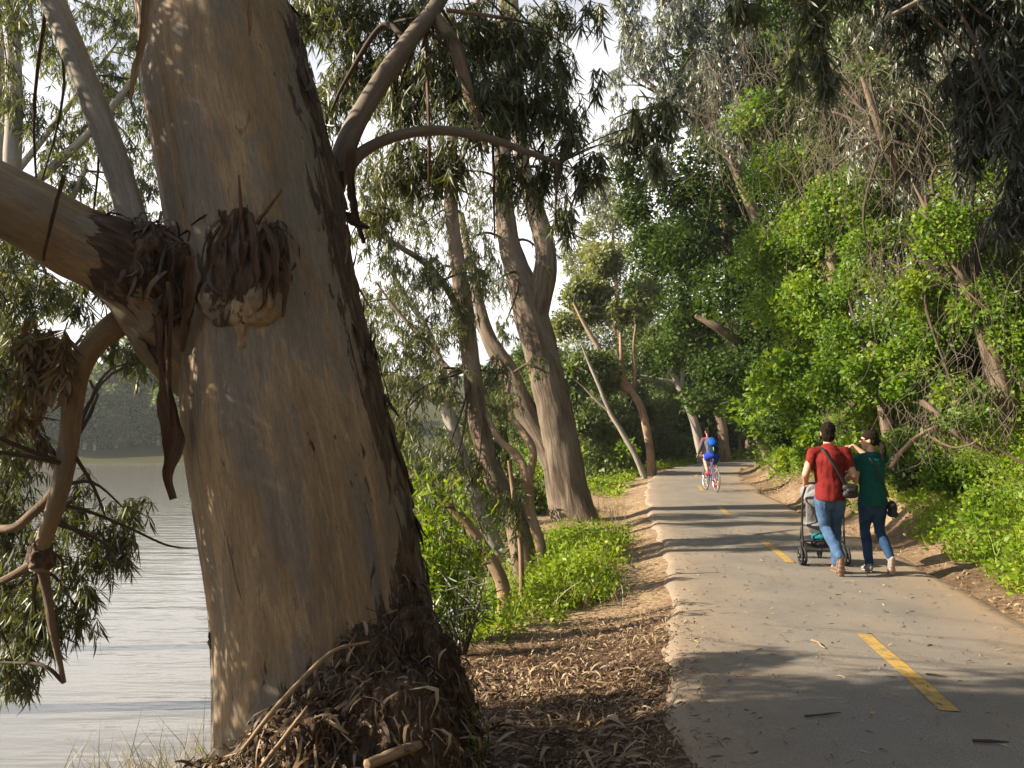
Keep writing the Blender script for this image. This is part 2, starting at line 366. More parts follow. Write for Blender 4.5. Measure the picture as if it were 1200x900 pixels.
def H(x, y, rough=True):
    sh = np.shape(x); x = np.ravel(np.asarray(x, float)); y = np.ravel(np.asarray(y, float))
    s, k = sdist(x, y); base = zp(np.minimum(CL[k, 1], 50))
    p = np.stack([x, y, 0*x], -1); u = -s
    e = np.interp(y, *EY)+.25*vn(p*.35, 3)
    left = -.04-.12*np.clip((u-1.55)/.5, 0, 1)-.05*np.maximum(0, u-2)-np.clip((u-e), 0, None)**1.15*.52
    left = np.maximum(left, -1.9-.10*np.maximum(0, u-e-3.0)); left = np.maximum(left, -3.6)
    r = s-2.0-.25*vn(p*.3, 9); right = -.04+.10*np.clip((s-1.55)/.5, 0, 1)+.80*np.clip(r, 0, None)**1.1*(1/(1+np.maximum(0, r-2)*.05))
    right = np.minimum(right, 13+.02*np.maximum(0, s))
    z = base+np.where(s < 0, left, right)
    n = fbm(p*.9, 3, 21); n2 = fbm(p*5, 2, 33)
    off = np.clip((np.abs(s)-1.7)/.5, 0, 1)
    if rough: z = z+off*(.07*n+.018*n2)
    # far shore across the lake
    d = (y-(118+.10*(x+60)+4*vn(p*.03, 5))); far = -2.6+np.clip(d, 0, None)*.10
    far = np.where(d > 12, -1.4+(d-12)*.16, far); far = np.where(s < -20, far, -99)
    z = np.maximum(z, np.minimum(far, 26))
    return z.reshape(sh) if sh else float(z[0])
def warp(lo, hi, n, c, tight):
    a = np.arcsinh((lo-c)/tight); b = np.arcsinh((hi-c)/tight); return c+tight*np.sinh(np.linspace(a, b, n))
gx = warp(-420, 330, 330, 1.5, 6); gy = warp(-60, 700, 380, 7, 9)
X, Y = np.meshgrid(gx, gy); Z = H(X, Y)
s_, k_ = sdist(X, Y)
A = Acc(); nx, ny = len(gx), len(gy); i = np.arange(ny-1)[:, None]*nx; j = np.arange(nx-1)[None]
pz = np.stack([X.ravel(), Y.ravel(), 0*X.ravel()], -1)
veg = np.clip((s_-3.0)/.8, 0, 1)+np.clip((-s_-np.interp(Y.ravel(), *EY)-.5)/.8, 0, 1)+(np.abs(s_) > 14)
veg = np.clip(veg+np.clip((Y.ravel()-60)/10, 0, 1), 0, 1)
litt = np.where(s_ < 0, 1-np.clip((Y.ravel()-6.9-.5*vn(pz*.8, 4))/.9, 0, 1), .55+.5*fbm(pz*1.2, 2, 8)+.6*np.clip((7.2-Y.ravel())/2, 0, 1))
A.add(np.stack([X, Y, Z], -1), np.stack([i+j, i+j+1, i+nx+j+1, i+nx+j], -1).reshape(-1, 4), veg=veg, litter=np.clip(litt, 0, 1))
ground = tag(A.build('ground', M['ground']), kind='structure')
# path ribbon
m = (CL[:, 1] > -30); c = CL[m]; nr = NR[m]; dens = np.repeat(np.arange(len(c)-1), 4)+np.tile(np.arange(4)/4, len(c)-1)
c = np.stack([np.interp(dens, np.arange(len(c)), c[:, q]) for q in (0, 1)], -1); nr = np.stack([np.interp(dens, np.arange(len(nr)), nr[:, q]) for q in (0, 1)], -1)
offs = np.array([-1.74, -1.70, -1.66, -1.61, -1.56, -1.52, -1.46, -1.2, -.6, 0, .6, 1.2, 1.45, 1.6, 1.68]); zz = np.array([-.30, -.19, -.13, -.09, -.045, -.015, 0, 0, .004, .012, .006, 0, -.003, -.02, -.09])
w = vn(np.c_[c*1.3, 0*c[:, :1]], 7)*.10+vn(np.c_[c*3.1, 0*c[:, :1]], 8)*.05
S = np.repeat(offs[None], len(c), 0); lm = (offs < -1.3)[None]*np.clip((-offs[None]-1.2)/.6, 0, 1); S = S+w[:, None]*lm
rw = (vn(np.c_[c*.9, 0*c[:, :1]+3], 12)*.12)[:, None]*(offs > 1.3)[None]; S = S+rw
P = c[:, None]+nr[:, None]*S[..., None]; Zr = zp(np.minimum(c[:, 1], 50))[:, None]+zz[None]+.012*fbm(np.concatenate([P*.9, 0*P[..., :1]], -1), 2, 3)+lm*.025*vn(np.concatenate([P*2.6, 0*P[..., :1]], -1), 14)
A = Acc(); n0 = len(offs); i = np.arange(len(c)-1)[:, None]*n0; j = np.arange(n0-1)[None]
edge = np.clip((np.abs(offs)-.9)/.6, 0, 1)[None]*np.where(offs[None] > 0, 1.0, .55)*np.ones((len(c), 1))
A.add(np.concatenate([P, Zr[..., None]], -1), np.stack([i+j, i+n0+j, i+n0+j+1, i+j+1], -1).reshape(-1, 4)[:, ::-1], edge=edge.ravel())
pathway = tag(A.build('path', M['asphalt']), kind='structure')
def pz_at(x, y):
    s, k = sdist(np.atleast_1d(x), np.atleast_1d(y)); zc = np.interp(s, offs, zz)
    q = np.stack([np.atleast_1d(x)*.9, np.atleast_1d(y)*.9, 0*s], -1)
    return zp(np.minimum(CL[k, 1], 50))+zc+.012*fbm(q, 2, 3)
A = Acc()
for y0, y1 in ((-6.5, -4.7), (-.9, .9), (4.83, 6.72), (10.5, 12.4), (16.2, 18.1), (22.6, 24.5), (29, 31), (35.5, 37.2), (41, 42.5)):
    yy = np.linspace(y0, y1, 14); xc = np.interp(yy, CL[:, 1], CL[:, 0]); kk = [int(np.abs(CL[:, 1]-v).argmin()) for v in yy]
    n_ = NR[kk]; hw = .056
    L_ = np.c_[xc, yy]-n_*hw; R_ = np.c_[xc, yy]+n_*hw
    v = np.stack([np.c_[L_, pz_at(L_[:, 0], L_[:, 1])+.006], np.c_[R_, pz_at(R_[:, 0], R_[:, 1])+.006]], 1).reshape(-1, 3)
    a = np.arange(13)[:, None]*2; A.add(v, a+np.array([[0, 1, 3, 2]]))
tag(A.build('path_marking', M['paint']), kind='structure')
# lake
A = Acc(); gx2 = warp(-420, 330, 60, -20, 30); gy2 = warp(-60, 300, 60, 20, 30); X2, Y2 = np.meshgrid(gx2, gy2)
i = np.arange(59)[:, None]*60; j = np.arange(59)[None]
A.add(np.stack([X2, Y2, 0*X2+LAKE], -1), np.stack([i+j, i+j+1, i+61+j, i+60+j], -1).reshape(-1, 4))
tag(A.build('lake_water', M['water']), kind='structure')
# ---------------------------------------------------------------- litter on the ground
def strips(acc, pos, nrm, d, L, W, lift=.02, curl=1.2, seg=4, rnd=None):
    """curled ribbons of bark lying on (or stuck to) a surface"""
    n = len(pos); d = norm(d-nrm*(d*nrm).sum(1, keepdims=True)); sd = norm(np.cross(d, nrm)); L = np.broadcast_to(L, n)[:, None]; W = np.broadcast_to(W, n)[:, None]
    bend = R.normal(size=(n, 1))*curl*.35; arch = np.abs(R.normal(size=(n, 1)))*lift*1.5; roll = R.uniform(-.9, .9, (n, 1)); tilt = R.normal(size=(n, 1))*.12
    rows = []
    for q in range(seg+1):
        t = q/seg; w = W*(.35+.65*math.sin(PI*min(1, max(0, t*.9+.05))))*.5
        ctr = pos+d*L*(t-.5)+sd*L*bend*((t-.5)**2)+nrm*(arch*math.sin(PI*t)+lift*.25+np.abs(tilt)*L*t*.5)
        a = roll*(.5+t); off = sd*np.cos(a)+nrm*np.sin(a)
        rows += [ctr-off*w, ctr+off*w]
    v = np.stack(rows, 1).reshape(-1, 3); m_ = 2*(seg+1); b = np.arange(n)[:, None]*m_
    f = np.concatenate([b+np.array([[0, 1, 3, 2]])+2*q for q in range(seg)])
    acc.add(v, f, rnd=np.repeat(R.random(n) if rnd is None else rnd, m_))
def gnormal(x, y):
    e = .05; return norm(np.stack([-(H(x+e, y)-H(x-e, y))/(2*e), -(H(x, y+e)-H(x, y-e))/(2*e), np.ones_like(x)], -1))
def on_path_z(x, y):
    s, k = sdist(x, y); return np.where((s > -1.9) & (s < 1.62), np.maximum(pz_at(x, y), H(x, y)), H(x, y))
A = Acc()
def scatter(n, x0, x1, y0, y1, keep, Lr, Wr, lift=.015):
    x = R.uniform(x0, x1, n); y = R.uniform(y0, y1, n); s, k = sdist(x, y); q = keep(x, y, s); x, y = x[q], y[q]
    n = len(x); z = on_path_z(x, y); a = R.uniform(0, 2*PI, n); d = np.stack([np.cos(a), np.sin(a)*.7, 0*a], -1)
    strips(A, np.stack([x, y, z], -1), gnormal(x, y), d, R.uniform(*Lr, n), R.uniform(*Wr, n), lift)
nn = lambda x, y: fbm(np.stack([x, y, 0*x], -1)*1.1, 2, 40)
scatter(22000, -2.6, 2.0, 2.6, 8.2, lambda x, y, s: (s < -1.56+.08*R.normal(size=len(x))) & (R.random(len(x)) < np.clip(.75+nn(x, y)-.3*np.maximum(0, y-7), 0, 1)) & (s > -5.2), (.025, .12), (.004, .015))
scatter(24000, -2.6, 2.0, 2.6, 8.2, lambda x, y, s: (s < -1.52+.12*R.normal(size=len(x))) & (s > -5.2), (.01, .05), (.003, .010), .006)
scatter(2600, -.8, 1.6, 2.4, 5.2, lambda x, y, s: (s < -1.75) & (R.random(len(x)) < .35), (.10, .30), (.010, .024), .03)
scatter(1500, -2.4, 1.8, 2.5, 6.6, lambda x, y, s: (s < -1.7) & (nn(x, y) > -.15), (.07, .20), (.011, .024), .02)
scatter(9000, 1, 6.5, 6.5, 22, lambda x, y, s: (s < -1.7) & (s > -5) & (R.random(len(x)) < .16), (.02, .09), (.006, .018))
scatter(16000, 3, 10, 4, 26, lambda x, y, s: (s > 1.42+.2*R.random(len(x))) & (s < 3.6) & (R.random(len(x)) < np.clip(.5+nn(x, y)+.5*(y < 9), 0, 1)), (.03, .12), (.008, .022))
scatter(1500, 0, 6, 2.5, 14, lambda x, y, s: (np.abs(s) < 1.5), (.02, .08), (.004, .014), .008)
scatter(900, .5, 2.2, 3, 8, lambda x, y, s: (s > -1.6) & (s < -1.5+np.abs(R.normal(size=len(x)))*.22), (.02, .09), (.005, .014), .008)
litter_o = tag(A.build('bark_litter', M['litter']), 'curled tan and grey bark shreds and dead gum leaves strewn over the dirt verges', None, None, 'stuff')
# ---------------------------------------------------------------- the big gum tree beside the path
def remesh(o, vox, smooth=3, fac=.5):
    m = o.modifiers.new('r', 'REMESH'); m.mode = 'VOXEL'; m.voxel_size = vox; m.use_smooth_shade = True
    if smooth: s = o.modifiers.new('s', 'SMOOTH'); s.factor = fac; s.iterations = smooth
    bpy.context.view_layer.update()
    me = bpy.data.meshes.new_from_object(o.evaluated_get(bpy.context.evaluated_depsgraph_get()))
    old = o.data; mats = list(old.materials); o.modifiers.clear(); o.data = me; bpy.data.meshes.remove(old); me.name = o.name
    me.materials.clear()
    for x in mats: me.materials.append(x)
    me.shade_smooth(); return o
def get_co(me):
    v = np.empty(len(me.vertices)*3, np.float32); me.vertices.foreach_get('co', v); return v.reshape(-1, 3).astype(float)
def get_no(me):
    v = np.empty(len(me.vertices)*3, np.float32); me.vertex_normals.foreach_get('vector', v); return v.reshape(-1, 3).astype(float)
def set_co(me, v): me.vertices.foreach_set('co', v.astype(np.float32).ravel()); me.update()
def set_attr(me, name, d):
    x = me.attributes.get(name) or me.attributes.new(name, 'FLOAT_VECTOR' if d.ndim == 2 else 'FLOAT', 'POINT')
    x.data.foreach_set('vector' if d.ndim == 2 else 'value', d.astype(np.float32).ravel())
def ico(acc, c, r, rot=None, n=20, rough=0.0):
    th = np.linspace(0, 2*PI, n, endpoint=False); ph = np.linspace(-PI/2+.02, PI/2-.02, n//2+1)
    v = np.stack([np.cos(ph)[:, None]*np.cos(th), np.cos(ph)[:, None]*np.sin(th), np.repeat(np.sin(ph)[:, None], n, 1)], -1).reshape(-1, 3)*np.asarray(r, float)
    if rot is not None: v = v@np.array(rot).T
    v = v+np.asarray(c, float); k = n//2+1
    i = np.arange(k-1)[:, None]*n; j = np.arange(n)[None]; j2 = (j+1) % n
    f = np.stack([i+j, i+j2, i+n+j2, i+n+j], -1).reshape(-1, 4)
    acc.add(v, f); acc.add(v[:n], np.arange(n)[None, ::-1]); acc.add(v[-n:], np.arange(n)[None])
BT = 4.35
prof = [(-260, 175, 170), (-120, 205, 172), (0, 248, 176), (100, 268, 194), (200, 289, 200), (300, 307, 204), (400, 322, 216), (500, 338, 232), (600, 359, 240), (700, 376, 242), (800, 386, 250), (900, 392, 262), (1000, 396, 280)]
tp = np.array([V(cx, y, BT) for y, cx, w in prof])[::-1]; tr = np.array([w/2*BT/F*.985 for y, cx, w in prof])[::-1]
gum_base = (tp[0][0], BT, H(tp[0][0], BT)-.1)
gum = empty('gum_tree', gum_base, 'huge smooth barked gum tree with a burl and peeling bark leaning over the lake bank', 'tree')
TOP = V(170, -400, 4.2)
def trunk_disp(bc, th, s, P):
    r = np.hypot(bc[..., 0], bc[..., 1])
    flute = fbm(np.stack([np.cos(th)*1.6, np.sin(th)*1.6, bc[..., 2]*.35], -1), 3, 2)*.055
    fine = fbm(np.stack([np.cos(th)*7, np.sin(th)*7, bc[..., 2]*1.3], -1), 3, 6)*.010
    rg = roughness(P); lump = fbm(np.stack([bc[..., 0]*16, bc[..., 1]*16, bc[..., 2]*3.2], -1), 3, 9)*.03*rg
    ridge = .035*np.exp(-((np.cos(th-(-.9))-1)/.03)**2)
    return (flute+fine)*r/.5*1.0+lump
def pix(P):
    d = P-np.array([0, 0, CAMZ]); fw = d[..., 1]*math.cos(PITCH)+d[..., 2]*math.sin(PITCH); up = -d[..., 1]*math.sin(PITCH)+d[..., 2]*math.cos(PITCH)
    return 600+F*d[..., 0]/fw, 450-F*up/fw
AX = lambda z: np.interp(z, tp[:, 2], tp[:, 0])
RZ = lambda z: np.interp(z, tp[:, 2], tr)
def roughness(P):
    """stringy bark on the trunk's east side and at its foot"""
    x = (P[..., 0]-AX(P[..., 2]))/RZ(P[..., 2]); z = P[..., 2]
    n = fbm(P*np.array([2.5, 2.5, .7]), 3, 51)
    side = np.clip((x-.84-.40*n)/.35, 0, 1)*.9
    foot = np.clip((.74+.30*x+.35*n-z)/.3, 0, 1)*(x > -.35)*np.clip((x+.35)/.3, 0, 1)
    return np.clip(np.maximum(side, foot), 0, 1)
A = Acc(); tube(A, tp, tr, 150, 420, trunk_disp, cap=True)
A.at['rough'] = [np.asarray(roughness(v)) for v in A.v]
trunk = A.build('trunk', M['bark'], gum)
# burl
def Vf(px, py, off):  # point in front of the trunk surface: off metres towards the camera from its front
    z = V(px, py, BT)[2]; xs = (px-600)/F*BT; q = np.clip((xs-AX(z))/RZ(z), -.98, .98); dep = BT-RZ(z)*math.sqrt(1-q*q)-off
    return V(px, py, dep)
A = Acc()
ico(A, Vf(288, 318, -.16), (.20, .22, .31)); ico(A, Vf(268, 352, -.05), (.135, .13, .13)); ico(A, Vf(312, 350, -.04), (.10, .12, .13)); ico(A, Vf(292, 372, -.10), (.17, .15, .09)); ico(A, Vf(285, 270, -.10), (.14, .12, .12)); ico(A, Vf(250, 362, -.06), (.08, .09, .10)); ico(A, Vf(262, 290, -.09), (.11, .11, .15)); ico(A, Vf(318, 300, -.10), (.10, .11, .17)); ico(A, Vf(325, 335, -.10), (.08, .10, .12)); ico(A, Vf(298, 330, .0), (.075, .08, .11))
tube(A, [Vf(285, 300, -.10), Vf(283, 372, .02), Vf(287, 415, -.02), Vf(286, 455, -.06)], [.05, .032, .02, .008], 12, 14)
burl = remesh(A.build('burl', M['bark'], gum), .012, 4); me = burl.data; v = get_co(me); n = get_no(me)
ppx, ppy = pix(v); upz = np.clip((352-ppy+22*fbm(v*6, 2, 3))/45, 0, 1)
v = v+n*(.03*fbm(v*np.array([7, 7, 3]), 3, 4)+upz*.045*np.abs(fbm(v*np.array([22, 22, 6]), 3, 5))+(1-upz)*.034*np.abs(fbm(v*np.array([9, 9, 17]), 3, 6)))[:, None]
set_co(me, v); set_attr(me, 'rough', np.clip(upz*.8+.16+.35*fbm(v*np.array([9, 9, 5]), 3, 8), 0, 1)); set_attr(me, 'bc', v*np.array([1, 1, 1.])+np.array([.37, .2, .9])); set_attr(me, 'rnd', upz*0)
# limbs
def limb(name, pts, rad, nu=40, nv=90, mat='bark', rough=0.0, parent=gum, amp=.06, seed=0):
    A = Acc()
    def dp(bc, th, s, P):
        r = np.hypot(bc[..., 0], bc[..., 1]); return r*amp*2*fbm(np.stack([np.cos(th)*1.3, np.sin(th)*1.3, bc[..., 2]*4], -1), 3, 60+seed)
    tube(A, pts, rad, nu, nv, dp); 
    if callable(rough): A.at['rough'] = [np.clip(rough(q), 0, 1) for q in A.v]
    else: A.at['rough'] = [np.full(len(q), rough) for q in A.v]
    return A.build(name, M[mat], parent)
collar = V(150, 305, 4.1)
def nearc(P): 
    ppx, ppy = pix(P); n = fbm(P*9, 3, 77)
    return np.clip((ppx-92)/34, 0, 1)*np.clip((372-ppy+18*n-(ppx-120)*.35)/30, 0, 1)*1.0
limb('limb', [V(262, 450, 4.35), V(228, 405, 4.3), V(190, 352, 4.15), V(140, 306, 4.0), (V(85, 280, 3.9)), V(30, 250, 3.8), V(-60, 205, 3.7), V(-190, 130, 3.6), V(-330, 40, 3.6)],
     [.20, .25, .235, .20, .178, .17, .16, .14, .10], 64, 220, rough=nearc, seed=1, amp=.07)
# knobbly collar where the limb leaves the trunk
A = Acc(); 
for px, py, t, r in ((140, 292, 3.98, (.13, .13, .11)), (178, 290, 4.0, (.14, .14, .12)), (205, 315, 4.02, (.11, .13, .17)), (160, 318, 3.95, (.13, .10, .12)), (200, 350, 4.02, (.10, .11, .16))):
    ico(A, V(px, py, t), r)
knot = remesh(A.build('knot', M['bark'], gum), .012, 3); me = knot.data; v = get_co(me); n = get_no(me)
v = v+n*(.045*fbm(v*np.array([16, 16, 8]), 3, 5)+.02*fbm(v*np.array([50, 50, 16]), 2, 5))[:, None]; set_co(me, v); set_attr(me, 'rough', np.full(len(v), .95)); set_attr(me, 'bc', v); set_attr(me, 'rnd', np.zeros(len(v)))
limb('limb', [V(165, 300, 4.1), V(152, 245, 4.12), V(132, 180, 4.15), V(104, 105, 4.2), V(62, 0, 4.25), V(28, -90, 4.3), V(-10, -220, 4.4)], [.085, .072, .070, .068, .068, .064, .05], 30, 110, 'barkgrey', seed=2, amp=.04)
limb('limb', [V(205, 400, 4.3), V(160, 372, 4.25), V(122, 392, 4.2), V(97, 425, 4.18), (V(86, 470, 4.2)), V(79, 530, 4.25), V(66, 590, 4.3), V(50, 640, 4.35), V(46, 668, 4.36)], [.09, .075, .064, .055, .052, .050, .046, .040, .048], 30, 120, 'bark', seed=3)
limb('branch', [V(48, 655, 4.36), V(56, 700, 4.4), V(62, 740, 4.4), V(75, 800, 4.42)], [.035, .022, .02, .012], 12, 30, 'barkthin', seed=4)
limb('branch', [V(45, 655, 4.36), V(20, 672, 4.4), V(-20, 690, 4.5), V(-70, 700, 4.6)], [.03, .022, .02, .014], 12, 30, 'barkthin', seed=5)
limb('branch', [V(78, 560, 4.3), V(40, 600, 4.5), V(5, 620, 4.6), V(-60, 600, 4.8)], [.03, .026, .024, .02], 12, 30, 'barkthin', seed=6)
limb('branch', [V(60, 590, 4.3), V(100, 598, 4.5), V(150, 618, 4.7), V(200, 640, 4.9), V(246, 642, 5.0)], [.012, .010, .008, .006, .003], 8, 30, 'stemdark', seed=7)
limb('branch', [V(75, 800, 4.42), V(50, 780, 4.4), V(0, 776, 4.5)], [.012, .010, .006], 8, 20, 'stemdark')
limb('branch', [V(85, 530, 4.25), V(105, 562, 4.3), V(118, 590, 4.35), V(125, 612, 4.4)], [.012, .009, .007, .003], 8, 20, 'stemdark')
# right-hand limbs
limb('limb', [V(345, 300, 4.6), V(380, 240, 4.75), V(397, 195, 4.8), V(412, 155, 4.85), V(440, 105, 4.95), V(478, 50, 5.1), V(512, 5, 5.3), V(545, -60, 5.5), V(600, -180, 5.8)], [.10, .085, .072, .066, .062, .058, .052, .05, .04], 26, 100, 'barkdark', seed=8)
limb('limb', [V(400, 205, 4.8), V(428, 176, 4.85), V(470, 158, 4.9), V(520, 153, 5.0), V(575, 163, 5.1), V(618, 178, 5.2), V(655, 191, 5.3)], [.045, .036, .032, .030, .026, .022, .010], 18, 70, 'barkdark', seed=9)
limb('limb', [V(505, 15, 5.28), V(530, 50, 5.25), V(545, 95, 5.2), V(560, 140, 5.2), V(572, 180, 5.2)], [.05, .048, .042, .034, .012], 18, 50, 'barkthin', seed=10)
limb('branch', [V(478, 50, 5.1), V(448, 30, 5.2), V(405, 95, 5.3), V(388, 130, 5.4)], [.02, .018, .014, .008], 8, 30, 'stemdark', seed=11)
limb('branch', [V(524, 12, 5.3), V(570, 18, 5.4), V(620, 28, 5.6), V(670, 58, 5.8)], [.016, .013, .010, .004], 8, 30, 'barktan', seed=12)
limb('branch', [V(600, -180, 5.8), V(760, -110, 5.6), V(900, -60, 5.2), V(1010, -60, 5.0)], [.04, .035, .03, .02], 12, 50, 'barkgrey', seed=13)
limb('branch', [V(655, 191, 5.3), V(652, 225, 5.3), V(650, 270, 5.3)], [.012, .010, .006], 8, 20, 'stemdark', seed=14)
# bark ribbons hanging from the tree
def ribbon(name, pts, wid, mat='strip', twist=1.0, thick=.006, parent=gum, seed=0, jag=.25):
    q = smooth_path(np.c_[np.array(pts, float), np.array(wid, float)], 60); p = q[:, :3]; w = q[:, 3]; T, N, B = frames(p); A = Acc()
    s = np.linspace(0, 1, 60); L = np.r_[0, np.cumsum(np.linalg.norm(np.diff(p, axis=0), axis=1))]
    side = np.array([1., .1, 0]); N = norm(side-T*(T@side)[:, None]); B = np.cross(T, N)
    a = twist*np.sin(s*3+seed)+.4*vn(np.c_[s*5, s*0+seed, s*0], 3); D = N*np.cos(a)[:, None]+B*np.sin(a)[:, None]; U = np.cross(T, D)
    cols = []; us = np.linspace(-1, 1, 9)
    for u in us:
        ww = w*(1+jag*vn(np.c_[s*14, s*0+np.sign(u)*5, s*0+seed], 5)); cols.append(p+D*(u*ww*.5)[:, None]+U*((u*u-.5)*w*.45)[:, None]+U*(.12*w*vn(np.c_[s*9, s*0+u*2, s*0], 8))[:, None])
    G = np.stack(cols, 1); 
    for off, fl in ((0, 0), (thick, 1)):
        g = (G+U[:, None]*off).reshape(-1, 3); i = np.arange(59)[:, None]*9; j = np.arange(8)[None]; f = np.stack([i+j, i+j+1, i+10+j, i+9+j], -1).reshape(-1, 4)
        A.add(g, f if fl else f[:, ::-1], bc=np.stack([np.repeat(w[:, None], 9, 1)*us, G[..., 0]*0, np.repeat(L[:, None], 9, 1)], -1).reshape(-1, 3))
    return A.build(name, M[mat], parent)
ribbon('bark_strip', [V(188, 372, 3.9), V(192, 430, 3.92), V(201, 480, 3.95), V(206, 520, 3.98), V(196, 555, 4.0), V(203, 585, 4.02)], [.05, .05, .10, .115, .045, .03], 'strip', .5, seed=1)
ribbon('bark_strip', [V(152, 382, 4.12), V(168, 392, 4.05), V(182, 412, 4.02), V(194, 435, 4.02)], [.06, .07, .06, .02], 'strip', .6, seed=2)
ribbon('bark_strip', [V(200, 330, 3.86), V(198, 380, 3.86), V(196, 440, 3.9), V(202, 500, 3.95)], [.03, .028, .025, .01], 'strip', 1.2, seed=3)
ribbon('bark_strip', [V(174, -20, 3.85), V(170, 20, 3.83), V(164, 60, 3.8), V(157, 95, 3.8), V(154, 118, 3.8)], [.055, .05, .035, .025, .015], 'striptan', .6, seed=4)
ribbon('bark_strip', [V(222, 300, 3.86), V(224, 345, 3.86), V(219, 385, 3.9), V(214, 412, 3.95)], [.05, .06, .045, .02], 'strip', .5, seed=5)
ribbon('bark_strip', [V(410, 175, 4.7), V(413, 215, 4.7), V(418, 250, 4.7), V(428, 285, 4.7)], [.06, .055, .05, .02], 'strip', .8, seed=6)
ribbon('bark_strip', [V(398, 200, 4.65), V(401, 240, 4.66), V(404, 265, 4.66)], [.07, .06, .02], 'strip', .5, seed=7)
ribbon('bark_strip', [V(402, 250, 4.66), V(415, 262, 4.62), V(432, 268, 4.6)], [.05, .06, .02], 'strip', .4, seed=8)
ribbon('bark_strip', [V(500, 10, 5.2), V(500, 80, 5.2), V(502, 160, 5.2), V(502, 225, 5.2)], [.025, .024, .022, .012], 'strip', .8, seed=9)
ribbon('bark_strip', [V(576, 150, 5.2), V(578, 210, 5.2), V(580, 280, 5.2)], [.02, .02, .01], 'strip', .8, seed=10)
ribbon('bark_strip', [V(292, -10, 3.72), V(293, 20, 3.74), V(293, 42, 3.77)], [.02, .018, .01], 'striptan', .4, seed=11)
for q_, (bx_, y0_, y1_, w_) in enumerate(((247, 275, 345, .04), (262, 262, 330, .035), (300, 258, 345, .045), (322, 268, 350, .04), (333, 290, 372, .035), (283, 262, 320, .03), (312, 285, 360, .03))):
    ribbon('bark_strip', [Vf(bx_+(285-bx_)*.35, y0_-8, .02), Vf(bx_, y0_+20, .075), Vf(bx_+2, (y0_+y1_)/2, .095), Vf(bx_-2, y1_, .06)], [w_*.5, w_, w_, .012], 'strip', .5, seed=30+q_)
for q_, (bx_, y0_, ex_, ey_) in enumerate(((283, 268, 279, 205), (300, 262, 330, 222), (248, 300, 243, 268))):
    ribbon('bark_strip', [Vf(bx_, y0_, .03), Vf((bx_+ex_)/2, (y0_+ey_)/2, .04), Vf(ex_, ey_, .03)], [.022, .014, .005], 'strip', .5, seed=40+q_)
ribbon('bark_strip', [V(75, 205, 3.6), V(64, 250, 3.62), V(54, 292, 3.65), V(52, 306, 3.66)], [.018, .015, .012, .008], 'strip', .4, seed=12)
ribbon('bark_strip', [V(250, 590, 3.98), V(254, 630, 3.99), V(257, 680, 4.0)], [.03, .03, .01], 'striptan', .5, seed=13)
# loose shreds stuck round the collar, the burl and the rough parts of the trunk
def shreds(o, n, cond, Lr, Wr, lift, mat, name, down=1.0, parent=gum):
    me = o.data; v = get_co(me); nr_ = get_no(me); w = cond(v, nr_); ok = np.nonzero(w > 0)[0]
    if not len(ok): return
    k = R.choice(ok, n, p=w[ok]/w[ok].sum()); d = np.array([0, 0, -1.])*down+R.normal(size=(n, 3))*.35; A = Acc()
    tan = norm(d-nr_[k]*(d*nr_[k]).sum(1, keepdims=True)); L = R.uniform(*Lr, n)
    strips(A, v[k]+tan*L[:, None]*.3, norm(nr_[k]+.25*R.normal(size=(n, 3))), tan, L, R.uniform(*Wr, n), lift, 1.6)
    return A.build(name, M[mat], parent)
x_ = shreds(knot, 170, lambda v, n: (n[:, 1] < .4)*1.0, (.05, .20), (.008, .025), .02, 'litterdark', 'bark_shreds'); x_['kind'] = 'stuff'
x_ = shreds(burl, 60, lambda v, n: np.clip((360-pix(v)[1])/30, 0, 1)*(n[:, 1] < .3)*(.2+(pix(v)[1] < 285)+1.2*(pix(v)[0] > 318)), (.05, .2), (.006, .02), .015, 'litterdark', 'bark_shreds'); x_['kind'] = 'stuff'
x_ = shreds(trunk, 170, lambda v, n: (roughness(v) > .5)*(n[:, 1] < .5)*(v[:, 2] > .2)*1.0, (.06, .3), (.008, .035), .003, 'litterdark', 'bark_shreds'); x_['kind'] = 'stuff'
# small knots
for px, py, s in ((48, 652, .07), (262, 745, .05), (300, 812, .075), (250, 748, .03)):
    A = Acc(); c = Vf(max(px, 268), py, -.01) if px > 270 else V(px, py, 4.1 if px > 100 else 4.36); ico(A, c, (s, s*.9, s*1.25)); o = remesh(A.build('knot', M['bark'], gum), .008, 2); v = get_co(o.data); n = get_no(o.data)
    v = v+n*(.03*fbm(v*28, 3, 5))[:, None]; set_co(o.data, v); set_attr(o.data, 'bc', v); set_attr(o.data, 'rough', np.full(len(v), .7)); set_attr(o.data, 'rnd', np.zeros(len(v)))
# root mound: fibrous dark mass against the foot of the trunk
A = Acc()
gz = lambda x, y: H(x, y, False)
for x, y, rz_, r in ((-.72, 4.0, .68, .42), (-.55, 4.10, .68, .34), (-.50, 4.3, .56, .32), (-.85, 3.62, .42, .40), (-1.1, 3.45, .24, .38), (-.60, 3.75, .50, .36), (-.42, 3.95, .32, .26), (-.7, 3.3, .14, .42), (-.9, 4.5, .4, .6), (-1.3, 3.9, .1, .4), (-.66, 4.2, .86, .27), (-1.2, 3.2, .02, .4)):
    ico(A, (x, y, gz(x, y)+rz_*.35), (r, r, rz_*.75+.22), n=24)
mound = remesh(A.build('root_mound', M['roots'], gum), .013, 8); me = mound.data; v = get_co(me); n = get_no(me)
d = .085*fbm(v*np.array([3.2, 3.2, 2]), 3, 15)+.055*fbm(v*np.array([11, 11, 6]), 3, 16)+.034*fbm(v*np.array([38, 38, 18]), 2, 17)+.016*fbm(v*np.array([85, 85, 50]), 1, 19)
v = v+n*d[:, None]; set_co(me, v); set_attr(me, 'bc', v*np.array([1, 1, .9])); set_attr(me, 'rough', d*0)
